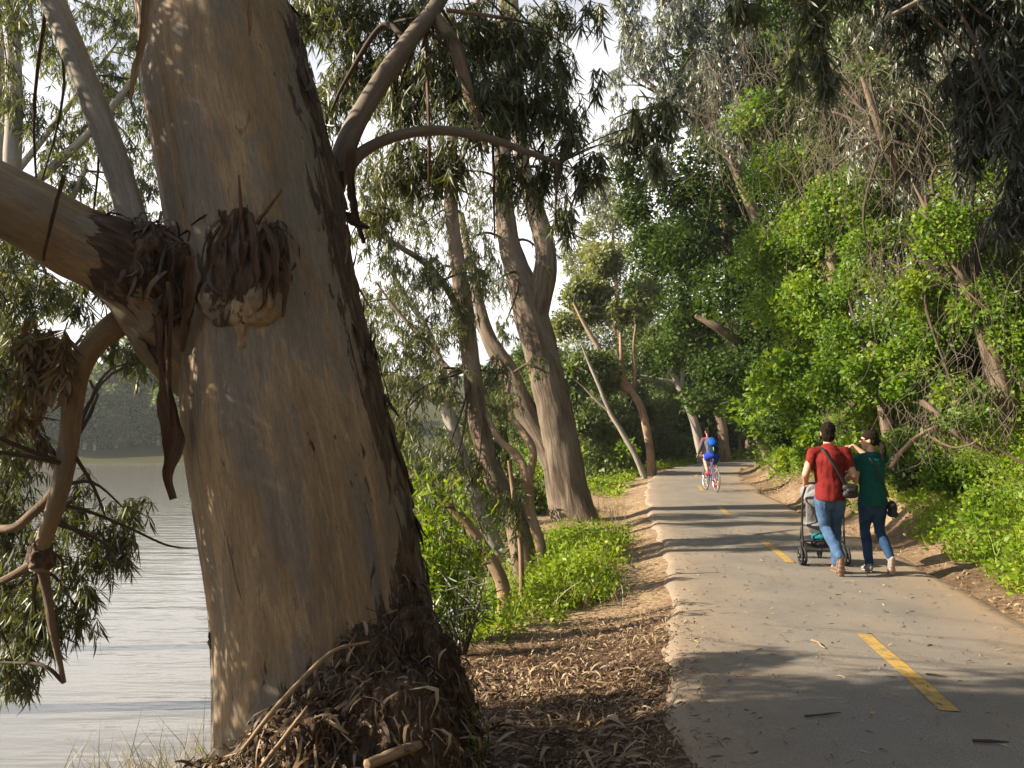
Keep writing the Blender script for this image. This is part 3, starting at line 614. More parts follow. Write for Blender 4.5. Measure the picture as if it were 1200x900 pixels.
def mcond(v, n): return (n[:, 1] < .5)*(n[:, 2] > -.2)*np.clip(.35+1.3*fbm(v*2.6, 2, 88)+.9*(v[:, 2] < .25)+.9*(v[:, 0] < -.7)-.6*(v[:, 0] > -.3), .0, 2)
x_ = shreds(mound, 5200, mcond, (.03, .17), (.004, .020), .02, 'litter', 'bark_shreds'); x_['kind'] = 'stuff'
x_ = shreds(mound, 7000, lambda v, n: (n[:, 1] < .7)*1.0, (.02, .16), (.003, .011), .02, 'litterdark', 'bark_shreds'); x_['kind'] = 'stuff'
# sticks and long bark lying on the mound
def stick(label, pts, rad, mat='striptan', grp=None):
    A = Acc(); tube(A, pts, rad, 8, 30, lambda bc, th, s, P: .15*np.hypot(bc[..., 0], bc[..., 1])*vn(P*30, 4)); o = A.build('fallen_stick', M[mat]); return tag(o, label, 'stick', grp)
stick('long thin dead stick leaning up the root mound against the big trunk', [V(283, 880, 3.1), V(330, 822, 3.3), V(388, 765, 3.55), V(432, 752, 3.75)], [.008, .010, .009, .005])
stick('pale tan curl of thick bark at the foot of the root mound', [V(430, 896, 3.3), V(470, 880, 3.45), V(505, 868, 3.6), V(518, 872, 3.65)], [.020, .024, .018, .012])
stick('shorter tan stick leaning beside the long one on the root mound', [V(305, 900, 3.0), V(335, 862, 3.15), V(360, 828, 3.3)], [.007, .009, .004])
def gstick(label, a, b, r, mat='stemdark'):
    p = [(a[0]+(b[0]-a[0])*t, a[1]+(b[1]-a[1])*t) for t in (0, .35, .7, 1)]; q = [(x, y, float(on_path_z(np.array([x]), np.array([y]))[0])+r*1.2+.004) for x, y in p]
    q[1] = (q[1][0]+.02, q[1][1], q[1][2]); return stick(label, q, [r, r, r*.8, r*.4], mat)
def G(px, py, z=0):
    d = V(px, py, 1.0)-np.array([0, 0, CAMZ]); t = (z-CAMZ)/d[2]; return (d[0]*t, t)
gstick('short dark twig lying across the shaded asphalt at the right', G(1140, 872), G(1182, 874), .009)
gstick('bent pale twig on the asphalt left of the near yellow dash', G(951, 752), G(967, 762), .007, 'striptan')
gstick('thin dark twig on the shaded asphalt left of the yellow dash foot', G(943, 841), G(986, 837), .006)
gstick('dark twig lying right of the yellow dash on the asphalt', G(1085, 795), G(1110, 798), .006)
# ---------------------------------------------------------------- foliage tools
def batch_tubes(acc, P, r, nu=3):
    """P (n,k,3) polylines, r (n,k) radii"""
    n, k, _ = P.shape; T = norm(np.gradient(P, axis=1)); a = norm(np.cross(T, np.array([.31, .52, .8]))); b = np.cross(T, a)
    th = np.arange(nu)*2*PI/nu; v = P[:, :, None]+(a[:, :, None]*np.cos(th)[None, None, :, None]+b[:, :, None]*np.sin(th)[None, None, :, None])*r[:, :, None, None]
    i = np.arange(n)[:, None, None]*k*nu+np.arange(k-1)[None, :, None]*nu; j = np.arange(nu)[None, None]; j2 = (j+1) % nu
    f = np.stack([i+j, i+j2, i+nu+j2, i+nu+j], -1).reshape(-1, 4)
    acc.add(v.reshape(-1, 3), f, bc=v.reshape(-1, 3)*1.0, rnd=np.repeat(R.random(n), k*nu))
def bez(a, b, c, k):
    t = np.linspace(0, 1, k)[None, :, None]; return a[:, None]*(1-t)**2+2*b[:, None]*t*(1-t)+c[:, None]*t*t
def hang(tw, lf, c, r, n, per=14, L=.12, W=.014, long=True, drop=1.0, rl=0.0, rh=1.0, wind=0.0):
    """weeping eucalypt foliage in an ellipsoid: arching twigs, leaves hanging from their ends"""
    c = np.asarray(c, float); r = np.asarray(r, float); u = rdir(n)*R.random((n, 1))**.4
    a = c+u*r*np.array([.6, .6, .75])+np.array([0, 0, r[2]*.15]); out = rdir(n)*np.array([1, 1, .35])*min(r[0], .5)*.55
    dl = R.uniform(.25, .75, (n, 1))*min(r[2], .7)*drop
    b = a+out+np.array([0, 0, .05]); e = b+out*.35+np.array([wind, 0, -1.])*dl
    P = bez(a, b, e, 6); rr = np.linspace(.0035, .0012, 6)[None]*np.ones((n, 1))*(L/.12)
    batch_tubes(tw, P, rr)
    t = R.uniform(.15, 1, (n, per)); i = t*5; i0 = np.minimum(i.astype(int), 4); f = (i-i0)[..., None]; ix = np.arange(n)[:, None]
    pos = (P[ix, i0]*(1-f)+P[ix, i0+1]*f).reshape(-1, 3); m = len(pos)
    d = np.array([wind*.3, 0, -1.0])+R.normal(size=(m, 3))*np.array([.42, .42, .38])
    leaves(lf, pos, d, R.uniform(.6, 1.25, m)*L, R.uniform(.7, 1.2, m)*W, long, rnd=R.uniform(rl, rh, m))
def puff(tw, lf, c, r, n, L=.07, W=.045, gap=.1, shell=.55, twn=12, rl=0., rh=1., fr=1.3, up=.3, lobes=7):
    """broad-leaved foliage: lumpy shell of small leaves with holes"""
    c = np.asarray(c, float); r = np.asarray(r, float); sd = int(R.integers(999))
    lc = rdir(lobes)*r*.55; lr = R.uniform(.38, .62, lobes)
    k = R.integers(0, lobes, n); u = rdir(n); rad = (1-shell*R.random((n, 1))**1.7)
    pos = c+lc[k]+u*r*lr[k][:, None]*rad
    g = fbm(pos*fr/(r.mean()/2+.5), 2, sd); q = g > -.5+gap*1.6-.25*R.random(n); pos = pos[q]; u = u[q]; m = len(pos)
    d = norm(u*.5+R.normal(size=(m, 3))*.7+np.array([0, 0, -.15])); 
    lz = R.uniform(.65, 1.4, lobes)[k][q]; lo_ = R.normal(size=lobes)[k][q]*.13; base = fbm(pos*2.2, 2, sd+5)*.45+.5+lo_
    leaves(lf, pos, d, R.uniform(.45, 1.45, m)*L*lz, R.uniform(.6, 1.2, m)*W*lz, False, rnd=np.clip(rl+(rh-rl)*(base+R.normal(size=m)*.18), 0, 1))
    if twn:
        e = c+lc[R.integers(0, lobes, twn)]+rdir(twn)*r*.45; a = np.repeat((c-np.array([0, 0, r[2]*.5]))[None], twn, 0)+R.normal(size=(twn, 3))*.1*r
        P = bez(a, (a+e)/2+R.normal(size=(twn, 3))*.2*r, e, 6); batch_tubes(tw, P, np.linspace(.02, .004, 6)[None]*np.ones((twn, 1))*r.mean()/1.5, 4)
def boughs(tw, limbs, cs, r0=.02):
    pts = np.concatenate([smooth_path(np.c_[np.array(p, float), np.array(r, float)], 24)[8:] for p, r in limbs])
    for c in cs:
        c = np.asarray(c, float); w = np.linalg.norm(pts[:, :3]-c-np.array([0, 0, .3]), axis=1); k = int(w.argmin()); a = pts[k, :3]; L = w[k]
        rr = min(r0, pts[k, 3]*.6); mid = (a+c)/2+np.array([0, 0, .12*L])+R.normal(size=3)*.08*L
        tube(tw, [a, mid, c], [rr, rr*.7, rr*.3], 6, 10)
def CR(px, py, t, rx, ry, rz=None):
    rxm = rx*t/F; return V(px, py, t), np.array([rxm, rz or rxm, ry*t/F])
def tree(name, label, group, limbs, specs, bark, leaf, style='hang', cat='tree', L=.12, W=.014, per=14, long=True, dens=1.0, bough=.02, nu=14, amp=.08, twmat='stemdark', **kw):
    """limbs: list of (points, radii), the first one the trunk; specs: (px, py, t, rx, ry, n)"""
    b = np.array(limbs[0][0][0], float); root = empty(name, b, label, cat, group)
    for i, (p, r) in enumerate(limbs):
        A = Acc(); sd = int(R.integers(999))
        def dp(bc, th, s, P):
            rr = np.hypot(bc[..., 0], bc[..., 1]); fl = (.20*np.exp(-bc[..., 2]/max(.2, 2.2*r[0])))*(1+.5*np.cos(3*th+sd)+.3*np.cos(5*th)) if i == 0 else 0
            return rr*(amp*2.2*fbm(np.stack([np.cos(th)*1.6+sd, np.sin(th)*1.6, bc[..., 2]*2.2], -1), 3, sd)+fl)
        tube(A, p, r, nu if i == 0 else max(6, nu*2//3), 12+int(6*len(p)*(1.5 if i == 0 else 1)), dp); A.build('trunk' if i == 0 else 'limb', M[bark], root)
    tw, lf = Acc(), Acc(); cs = []
    for sp in specs:
        if len(sp) == 6: px, py, t, rx, ry, n = sp; c, r = CR(px, py, t, rx, ry)
        else: c, r, n = sp
        cs.append(c); n = max(1, int(n*dens))
        if style == 'hang': hang(tw, lf, c, r, n, per, L, W, long, **kw)
        else: puff(tw, lf, c, r, n, L, W, **kw)
    if bough: boughs(tw, limbs, cs, bough)
    if tw.n: tw.build('twigs', M[twmat], root)
    if lf.n: lf.build('crown', M[leaf], root, smooth=False)
    return root
# ---------------------------------------------------------------- crown of the big gum tree
tw, lf, dead, pale = Acc(), Acc(), Acc(), Acc()
low = [(20, 690, 4.9, 45, 60, 26), (70, 690, 4.6, 45, 60, 26), (118, 640, 4.8, 40, 50, 24), (150, 600, 4.9, 28, 40, 9), (60, 620, 4.8, 45, 40, 16), (12, 745, 4.7, 35, 60, 24), (50, 745, 4.6, 35, 45, 20), (95, 720, 4.7, 28, 45, 14), (10, 620, 5.0, 30, 60, 20), (-50, 700, 5, 50, 90, 40), (-60, 600, 5, 50, 90, 40), (22, 795, 4.6, 26, 34, 16), (140, 650, 4.8, 25, 40, 9)]
mid = [(12, 360, 5.4, 50, 60, 26), (55, 340, 5.6, 40, 45, 16), (95, 350, 5.6, 30, 35, 10), (20, 300, 5.8, 40, 40, 12), (5, 450, 5.2, 35, 60, 24), (15, 540, 5.2, 40, 60, 26), (-50, 430, 5, 50, 80, 40), (-60, 300, 5, 60, 80, 40), (150, 425, 5.6, 45, 28, 12), (120, 405, 5.5, 30, 25, 8), (180, 420, 5.8, 30, 25, 6), (95, 590, 5.2, 25, 50, 8)]
top = [(20, 30, 5.2, 45, 45, 26), (70, 20, 5.6, 40, 40, 10), (10, 90, 5.6, 30, 30, 8), (-60, 60, 5, 60, 70, 40)]
rt = [(365, 20, 5.8, 45, 45, 22), (410, 20, 5.6, 50, 50, 26), (420, 90, 5.9, 50, 60, 26), (470, 110, 5.6, 45, 70, 30), (520, 90, 5.4, 45, 60, 30), (560, 130, 5.3, 45, 65, 32), (560, 40, 5.6, 45, 50, 26), (610, 60, 5.6, 40, 55, 22), (600, 120, 5.5, 38, 60, 22), (638, 120, 5.5, 30, 60, 14), (650, 30, 5.7, 28, 45, 10), (470, 200, 5.7, 45, 50, 22), (520, 200, 5.6, 35, 50, 18), (440, 250, 6.0, 40, 50, 14), (600, 210, 5.6, 35, 45, 13), (640, 205, 5.6, 20, 50, 10), (380, 120, 6.0, 30, 50, 12), (660, 90, 5.7, 16, 60, 7), (480, 20, 5.6, 40, 40, 22), (668, 150, 5.5, 20, 60, 10), (682, 215, 5.4, 12, 55, 6), (662, 262, 5.4, 16, 40, 7), (700, 100, 5.6, 8, 30, 2)]
hi = [(800, -60, 4.9, 60, 60, 26), (880, -50, 4.8, 60, 50, 20), (955, 20, 4.7, 22, 60, 14), (935, 80, 4.7, 10, 40, 4), (965, 90, 4.7, 14, 55, 7), (700, 190, 5.3, 12, 40, 4), (745, 160, 5.2, 22, 38, 9), (775, 140, 5.2, 22, 40, 9), (765, 190, 5.1, 12, 30, 4), (690, 10, 5.6, 25, 45, 4), (870, 10, 4.8, 30, 28, 7)]
for L_, q_, l_ in ((low, 1.7, .105), (mid, 2.0, .11), (top, 1.0, .10), (rt, 3.6, .118), (hi, 2.6, .135)):
    for s in L_:
        c, r = CR(*s[:5]); n_ = s[5]
        hang(tw, lf, c, r, int(n_*q_), 15, l_, l_*.105, rl=0, rh=1)
for s in ((50, 400, 4.25, 26, 34, 22), (40, 440, 4.2, 26, 45, 24), (75, 430, 4.1, 16, 50, 16), (25, 490, 4.3, 18, 35, 9), (45, 530, 4.25, 12, 30, 5)):
    c, r = CR(*s[:5]); hang(tw, dead, c, r, int(s[5]*1.1), 12, .12, .021)
# the crown outside the picture: shades the trunk face and the near path
offs_ = [((-3.35, 3.4, 3.3), (.8, .8, .8), 60), ((-3.6, 3.0, 4.2), (1, .9, .9), 70), ((-4.0, 4.2, 2.9), (.8, .7, .7), 60), ((-4.4, 3.8, 4.2), (1.0, 1, 1), 70), ((-2.9, 2.6, 2.4), (.6, .6, .8), 42), ((-3.6, 3.5, 2.2), (.5, .6, .6), 34), ((-4.8, 4.2, 3.2), (.8, .8, .9), 60), ((-4.3, 4.6, 3.8), (.9, .7, .7), 60), ((-4.0, 2.4, 3.6), (.9, .7, .9), 50), ((-1.8, 4.6, 5.2), (1, 1, .8), 60), ((-.6, 3.6, 5.6), (1, 1, .7), 50), ((.6, 4.8, 5.0), (1, .8, .6), 40), ((1.6, 4.2, 5.0), (.9, .9, .6), 30), ((-2.3, 2.6, 1.6), (.35, .4, .5), 20), ((-4.6, 2.4, 2.4), (.7, .6, .8), 40), ((-3.2, 3.7, 2.6), (.45, .4, .6), 26), ((-3.0, 3.8, 1.7), (.5, .4, .5), 26), ((-3.4, 3.8, 4.4), (.6, .5, .8), 40), ((-4.4, 3.6, 1.6), (.6, .5, .7), 34), ((-3.3, 3.6, 3.9), (.4, .4, .5), 24)]
for c, r, n_ in offs_: hang(tw, lf, c, r, int(n_*2.3), 14, .15, .022)
for x, y, z, n_ in ((-4.8, 5.0, 3.0, 70), (-4.8, 5.9, 3.4, 70), (-5.0, 6.6, 3.8, 60), (-4.6, 4.6, 3.9, 60), (-5.2, 5.6, 4.3, 60), (-4.7, 6.0, 2.6, 50), (-5.2, 5.1, 5.0, 50), (-4.7, 5.2, 2.2, 40), (-5.6, 5.6, 3.6, 90), (-5.6, 6.4, 4.4, 90), (-5.8, 5.0, 4.3, 90), (-5.7, 6.2, 3.0, 80), (-6.0, 5.8, 5.2, 80), (-5.2, 6.9, 3.2, 60), (-5.0, 4.0, 3.0, 60), (-5.2, 3.8, 4.8, 60), (-5.0, 4.4, 2.0, 50), (-5.6, 6.9, 4.9, 60), (-5.6, 4.6, 3.4, 90), (-5.8, 4.3, 4.5, 90), (-5.4, 5.2, 2.6, 70), (-5.7, 4.9, 5.3, 70), (-6.4, 4.7, 3.9, 80)): offs_.append(((x, y, z), (.7, .6, .6), n_))
for x, y, z in ((0, 1.5, 6.2), (2, 2.5, 6.4), (-2, 1, 6.4), (3.5, .5, 6.6), (1, -1.5, 6.5), (3, -2.5, 6.6), (-1.5, -2, 6.3)): offs_.append(((x, y, z), (1.2, 1.2, .7), 45))  # unseen crown spots added above the camera to close off the sky
lim = [([V(-60, 205, 3.7), V(-190, 130, 3.6), V(-330, 40, 3.6), (-4.6, 3.8, 4.4)], [.16, .14, .1, .05]), ([V(104, 105, 4.2), V(62, 0, 4.25), V(28, -90, 4.3), V(-10, -220, 4.4)], [.068, .068, .06, .05]), ([V(86, 470, 4.2), V(66, 590, 4.3), V(46, 668, 4.36)], [.03, .03, .03]), ([V(56, 700, 4.4), V(62, 740, 4.4), V(75, 800, 4.42)], [.022, .02, .012]),
       ([V(-20, 690, 4.5), V(-70, 700, 4.6)], [.02, .014]), ([V(412, 155, 4.85), V(440, 105, 4.95), V(478, 50, 5.1), V(512, 5, 5.3), V(545, -60, 5.5), V(600, -180, 5.8)], [.06]*6), ([V(428, 176, 4.85), V(470, 158, 4.9), V(575, 163, 5.1), V(655, 191, 5.3)], [.03, .03, .02, .01]), ([V(600, -180, 5.8), V(760, -110, 5.6), V(900, -60, 5.2), V(1010, -60, 5.0)], [.04, .035, .03, .02]), ([V(100, -400, 4.3), (-1.5, 4.2, 5.5), (.4, 4.2, 5.6), (1.8, 4.2, 5.4)], [.12, .08, .06, .04])]
boughs(tw, lim, [CR(*s[:5])[0] for L_ in (low, mid, top, rt, hi) for s in L_]+[np.array(c) for c, r, n_ in offs_], .013)
tw.build('twigs', M['stemdark'], gum); lf.build('crown', M['gum'], gum, False); dead.build('dead_leaves', M['gumdead'], gum, False)
tag(gum)
limb('limb', [V(-330, 40, 3.6), (-4.0, 3.6, 4.2), (-4.7, 3.9, 4.6)], [.10, .07, .03], 20, 30, 'barkgrey', seed=20)
limb('limb', [V(200, -300, 4.3), (-1.6, 4.25, 5.7), (.4, 4.2, 5.7), (1.8, 4.2, 5.5)], [.16, .08, .06, .03], 20, 40, 'barkgrey', seed=21)
# ---------------------------------------------------------------- trees along the lake bank
G2 = 'gum trees along the lake bank'
def at(px, py, t, dz=0): p = V(px, py, t); return (p[0], p[1], p[2]+dz)
def base(px, t, dz=-.15): x = (px-600)/F*t; return (x, t, H(x, t)+dz)
# large stringy-barked double tree
T2 = 17.5
tree('gum_tree', 'large grey brown rough barked tree with a forked trunk beside the dirt verge', G2,
     [([base(676, T2), at(670, 590, T2), at(660, 540, T2), at(645, 460, T2), at(628, 390, T2), at(616, 345, T2), at(598, 290, T2), at(590, 220, T2+.2), at(590, 120, T2+.6), at(592, 0, T2+1), at(585, -160, T2+1.5)], [.44, .42, .40, .38, .37, .34, .24, .2, .17, .15, .1]),
      ([at(625, 380, T2), at(634, 340, T2-.1), at(640, 300, T2-.2), at(626, 240, T2-.1), at(612, 190, T2), at(606, 90, T2+.4), at(600, -60, T2+1)], [.30, .27, .23, .2, .17, .13, .08]),
      ([at(650, 545, T2+.05), at(634, 512, T2+.1), at(610, 470, T2+.2), at(592, 430, T2+.4), at(570, 390, T2+.7), at(556, 330, T2+1), at(540, 250, T2+1.2)], [.28, .26, .25, .22, .16, .12, .07])],
     [(600, 40, 17, 60, 60, 60), (560, 100, 18, 50, 60, 50), (640, 60, 17.5, 40, 60, 30), (530, 30, 18, 50, 50, 50), (580, 330, 16.5, 30, 40, 26), (550, 280, 17, 40, 50, 40), (620, 240, 18, 30, 50, 16), (545, 200, 17, 40, 40, 30), (680, 150, 18, 22, 50, 9), (590, 385, 16.3, 18, 22, 14), (655, 250, 17, 20, 50, 10), (630, 430, 16.6, 12, 22, 9), (560, -60, 17, 90, 60, 50), (640, 150, 17, 40, 60, 34), (660, 90, 18, 26, 50, 14), (665, 210, 18, 26, 50, 18), (500, 150, 18, 50, 60, 50), (450, 100, 18, 50, 60, 44), (480, 240, 17, 50, 50, 40), (410, 60, 18, 50, 60, 40), (570, 230, 17.6, 40, 50, 26), (640, 300, 17.4, 22, 40, 14), (510, 320, 17, 34, 40, 22)],
     'bark2', 'gumlight', L=.15, W=.021, per=18, nu=40, bough=.04, amp=.07, dens=1.35)
# slimmer dark tree
TA_ = 12.5
tree('gum_tree', 'slender dark trunked tree leaning left beside the forked rough barked tree', G2,
     [([base(622, TA_), at(604, 610, TA_), at(580, 560, TA_), at(562, 500, TA_), at(552, 430, TA_), at(544, 360, TA_+.1), at(534, 290, TA_+.2), at(528, 220, TA_+.4), at(535, 120, TA_+.8), at(560, 0, TA_+1.2)], [.20, .17, .16, .155, .15, .14, .12, .10, .08, .05]),
      ([at(548, 400, TA_), at(528, 345, TA_-.2), at(500, 310, TA_-.4), at(470, 290, TA_-.6), at(440, 270, TA_-.6), at(410, 240, TA_-.5)], [.06, .055, .05, .04, .035, .02]),
      ([at(553, 420, TA_), at(530, 435, TA_+.4), at(500, 400, TA_+.8), at(470, 370, TA_+1), at(440, 330, TA_+1)], [.05, .045, .035, .03, .015])],
     [(500, 330, 12, 40, 45, 22), (455, 300, 12, 40, 40, 20), (430, 370, 12.5, 35, 40, 16), (480, 400, 12.5, 45, 40, 24), (520, 450, 12.2, 35, 40, 18), (465, 460, 12, 40, 40, 22), (560, 320, 12, 30, 40, 18), (520, 540, 12, 40, 40, 20), (485, 560, 11.5, 30, 40, 16), (540, 380, 12.3, 30, 40, 15), (585, 440, 12.5, 22, 30, 9), (500, 260, 12.6, 40, 40, 20), (450, 230, 13, 40, 40, 22), (560, 560, 12, 25, 40, 10), (590, 520, 12.6, 20, 40, 8), (470, 630, 11, 20, 30, 8), (430, 200, 13, 60, 40, 26)],
     'barkthin', 'gumlight', L=.13, W=.02, per=15, nu=22, bough=.022, dens=3.0)
tree('gum_tree', 'crooked pale limbed tree bending over the lake behind the slender dark trunk', G2,
     [([base(600, 15.5), at(590, 660, 15.5), at(560, 590, 15.5), at(535, 520, 15.5), at(520, 475, 15.6), at(490, 455, 15.7), at(455, 440, 15.8), at(425, 430, 16), at(400, 400, 16)], [.17, .16, .15, .14, .13, .11, .09, .06, .03]),
      ([at(530, 510, 15.5), at(520, 440, 15.6), at(500, 385, 15.7), at(470, 340, 15.9), at(450, 300, 16)], [.08, .07, .06, .05, .02])],
     [(440, 420, 15.5, 45, 35, 26), (490, 430, 15.5, 40, 35, 24), (460, 360, 16, 50, 40, 26), (430, 480, 15, 30, 30, 14), (475, 500, 15.5, 40, 30, 18), (510, 380, 15.8, 35, 40, 18), (520, 600, 15, 30, 40, 14), (455, 540, 15.5, 40, 25, 12), (580, 480, 16, 30, 35, 12), (600, 560, 15.5, 22, 35, 9), (545, 500, 16, 26, 35, 12)],
     'barkgrey', 'gumlight', L=.15, W=.022, per=15, nu=18, bough=.03, dens=3.2)
tree('gum_tree', 'thin wavy stemmed young tree standing in the grass left of the forked tree', G2,
     [([base(634, 12.0), at(636, 680, 12.0), at(634, 640, 12), at(622, 600, 12), at(618, 560, 12), at(606, 535, 12.1), at(585, 515, 12.2), at(572, 490, 12.4), at(560, 470, 12.6)], [.085, .08, .075, .07, .07, .065, .05, .04, .02]),
      ([at(619, 565, 12), at(625, 530, 12), at(612, 505, 12.1), at(600, 490, 12.2), at(596, 470, 12.3), at(598, 440, 12.4)], [.06, .06, .055, .035, .03, .015])],
     [(585, 590, 11.8, 22, 30, 10), (610, 640, 11.6, 16, 26, 7), (600, 460, 12, 22, 26, 8), (565, 600, 11.5, 26, 40, 12)],
     'barktan', 'gumlight', L=.12, W=.018, per=13, nu=16, bough=.014, dens=1.8)
tree('gum_tree', 'slim pale stem rising through leafy shoots right of the big trunk foot', G2,
     [([base(592, 9.4), at(590, 690, 9.4), at(572, 650, 9.4), at(548, 615, 9.4), at(520, 585, 9.4), at(495, 565, 9.4), at(475, 550, 9.4)], [.085, .08, .072, .062, .055, .045, .03]),
      ([at(612, 700, 9.6), at(610, 640, 9.6), at(603, 590, 9.6), at(596, 540, 9.7)], [.035, .032, .028, .018])],
     [(500, 600, 9, 26, 40, 14), (530, 640, 8.8, 26, 40, 14), (500, 660, 8.6, 22, 40, 14), (555, 660, 9, 22, 35, 10), (525, 560, 9.2, 30, 30, 11), (490, 630, 8.4, 20, 40, 12), (600, 600, 9.4, 20, 40, 10), (480, 520, 9.2, 20, 30, 8)],
     'barktan', 'gumlight', L=.12, W=.018, per=14, nu=16, bough=.014, dens=2.0)
# trees further left, standing at the water's edge behind the big limb
for k, (lab, t, px0, dx, sp) in enumerate((
    ('pale straight stemmed gum seen over the thick left limb at the picture edge', 11.0, -10, 22, [(30, 140, 11, 45, 40, 20), (110, 90, 11, 50, 50, 26), (60, 60, 11.5, 40, 40, 18), (165, 60, 11.5, 35, 50, 20), (170, 150, 11.5, 25, 30, 11), (140, 180, 11, 26, 40, 10), (70, 190, 11, 36, 30, 11), (100, 150, 11.4, 40, 30, 14), (160, 225, 11.2, 24, 30, 12), (90, 225, 11, 26, 26, 10), (10, 120, 11, 26, 30, 10), (130, 20, 11.5, 50, 40, 28), (30, 5, 11, 50, 50, 26), (60, 350, 11, 60, 30, 22), (20, 400, 11, 40, 40, 22)]),
    ('gum with hanging olive crown behind the thin upright limb', 14.0, -60, 50, [(180, 10, 14, 50, 50, 44), (120, 120, 14, 40, 50, 30), (175, 100, 14, 35, 50, 30), (90, 180, 14, 40, 40, 16), (180, 200, 14, 30, 45, 16), (130, 240, 14, 40, 30, 14), (200, 270, 14, 35, 35, 20), (140, 390, 14, 50, 24, 18), (190, 410, 14, 40, 24, 14), (120, 330, 14, 40, 24, 9)]))):
    b = base(px0, t)
    tree('gum_tree', lab, G2, [([b, at(px0+dx*.3, 560, t), at(px0+dx*.6, 380, t), at(px0+dx, 240, t), at(px0+dx*1.2, 120, t), at(px0+dx, -60, t)], [.2, .17, .15, .12, .11, .07]),
         ([at(px0+dx*.6, 350, t), at(px0+70, 280, t), at(px0+110, 200, t)], [.08, .06, .03]), ([at(px0+dx, 240, t), at(px0+120, 150, t), at(px0+190, 60, t)], [.07, .05, .03])], sp, 'barkgrey', 'gumlight', L=.14, W=.02, per=16, nu=16, bough=.025, dens=2.6)
# trees off to the left along the shore: out of frame, they dapple the path
for k, (x, y, h, n_) in enumerate(((-7.5, 9.5, 8, 26), (-6.3, 15, 9, 26), (-5.0, 21, 9.5, 24), (-4.5, 28, 9, 20), (-10, 4, 8, 22), (-3.4, 35, 8, 20))):
    pass
# mid-distance trees left of the bend
G3 = 'trees between the lake and the bend'
def dtree(lab, t, pts, rad, limbs, sp, bark='barktan', leaf='fargreen', **k):
    kw = dict(style='puff', dens=1.9, L=.2, W=.11, gap=.2, nu=12, bough=.05, twn=8, shell=.8); kw.update(k)
    return tree('bank_tree', lab, G3, [([base(pts[0], t)]+[at(px, py, t) for px, py in pts[1]], rad)]+[([at(px, py, t) for px, py in p], r) for p, r in limbs], sp, bark, leaf, **kw)
dtree('orange barked leaning tree with forked bare limbs at the path edge', 32, (764, [(762, 530), (757, 500), (750, 475), (738, 455), (728, 435), (722, 410)]), [.18, .165, .155, .14, .12, .09, .05],
      [([(738, 458), (728, 448), (728, 420), (727, 390)], [.14, .12, .10, .05]), ([(732, 450), (715, 425), (700, 405), (685, 380), (672, 355)], [.14, .12, .1, .08, .05]), ([(740, 460), (744, 440), (742, 410), (745, 380)], [.1, .08, .06, .04])],
      [(730, 370, 33, 30, 24, 1500), (690, 350, 33, 34, 28, 1800), (750, 350, 34, 26, 26, 1300), (700, 310, 34, 40, 30, 2200), (665, 380, 33, 20, 24, 900)], 'barktan', 'yellowleaf')
dtree('thin grey tree leaning left over the green bank strip', 30, (756, [(745, 535), (728, 505), (714, 482), (703, 455), (690, 425), (680, 400)]), [.11, .10, .095, .085, .07, .055, .03],
      [([(714, 482), (700, 470), (685, 455)], [.07, .05, .03])],
      [(690, 430, 31, 30, 26, 1400), (665, 450, 31, 22, 28, 1200), (710, 440, 32, 26, 24, 1200), (680, 490, 31, 28, 26, 1500), (705, 510, 32, 22, 16, 900)], 'barkgrey')
dtree('grey leaning tree with spreading bare limbs near the cyclists', 42, (824, [(815, 500), (808, 480), (800, 462), (788, 440), (776, 420)]), [.24, .22, .2, .17, .14, .09],
      [([(802, 466), (792, 450), (772, 444), (750, 440)], [.12, .1, .08, .05]), ([(798, 458), (800, 430), (790, 400)], [.12, .1, .05]), ([(794, 450), (778, 436), (765, 420)], [.1, .08, .04])],
      [(780, 400, 42, 36, 26, 2000), (745, 420, 43, 30, 22, 1500), (700, 480, 40, 34, 30, 1800), (730, 500, 41, 30, 22, 1500), (660, 450, 38, 30, 34, 1800), (780, 470, 44, 30, 26, 1500), (800, 380, 42, 36, 30, 2000), (750, 380, 44, 30, 30, 1600)], 'barkgrey')
dtree('dark straight trunk right behind the rear cyclist', 43, (850, [(846, 500), (838, 475), (828, 450), (822, 420)]), [.28, .26, .23, .2, .14], [([(838, 475), (845, 455), (850, 430)], [.15, .12, .08])], [(820, 380, 42, 40, 30, 2200), (850, 400, 43, 36, 30, 2200)], 'barkthin', 'oak')
for px, t, lab in ((866, 50, 'dark slim trunk leftmost in the row past the bend'), (874, 52, 'dark slim trunk second from left past the bend'), (881, 49, 'slim trunk third from left in the row past the bend'), (889, 51, 'pale slanting trunk at the right of the row past the bend')):
    b = base(px, t); tree('bank_tree', lab, 'row of trunks past the bend', [([b, at(px+2, 505, t), at(px-1, 480, t), at(px-6, 450, t)], [.17, .15, .14, .12])], [(px-4, 440, t, 30, 26, 1500)], 'barkthin' if px < 885 else 'barktan', 'oak', style='puff', L=.26, W=.15, gap=.1, nu=10, bough=.04, twn=4)
# soft yellowish tall tree rising above them
dtree('tall soft yellow green tree rising above the bend against the sky', 44, (735, [(732, 480), (726, 400), (722, 330), (718, 270)]), [.24, .2, .16, .12, .06], [([(728, 410), (750, 350), (760, 310)], [.12, .08, .04]), ([(726, 400), (705, 350), (695, 310)], [.12, .08, .04])],
      [(x, y, 44+q % 3, rx, ry, int(rx*ry*1.9)) for q, (x, y, rx, ry) in enumerate(((720, 270, 34, 30), (700, 310, 34, 34), (748, 300, 34, 34), (690, 260, 24, 28), (740, 350, 44, 30), (705, 225, 26, 26), (735, 235, 30, 28), (685, 350, 34, 34), (768, 350, 30, 36), (668, 310, 20, 30), (715, 395, 40, 26), (760, 400, 40, 26), (670, 390, 26, 26), (755, 260, 26, 30), (690, 215, 16, 18)))], 'barktan', 'yellowleaf', gap=.26, dens=1.0, L=.19, W=.085, lobes=12)
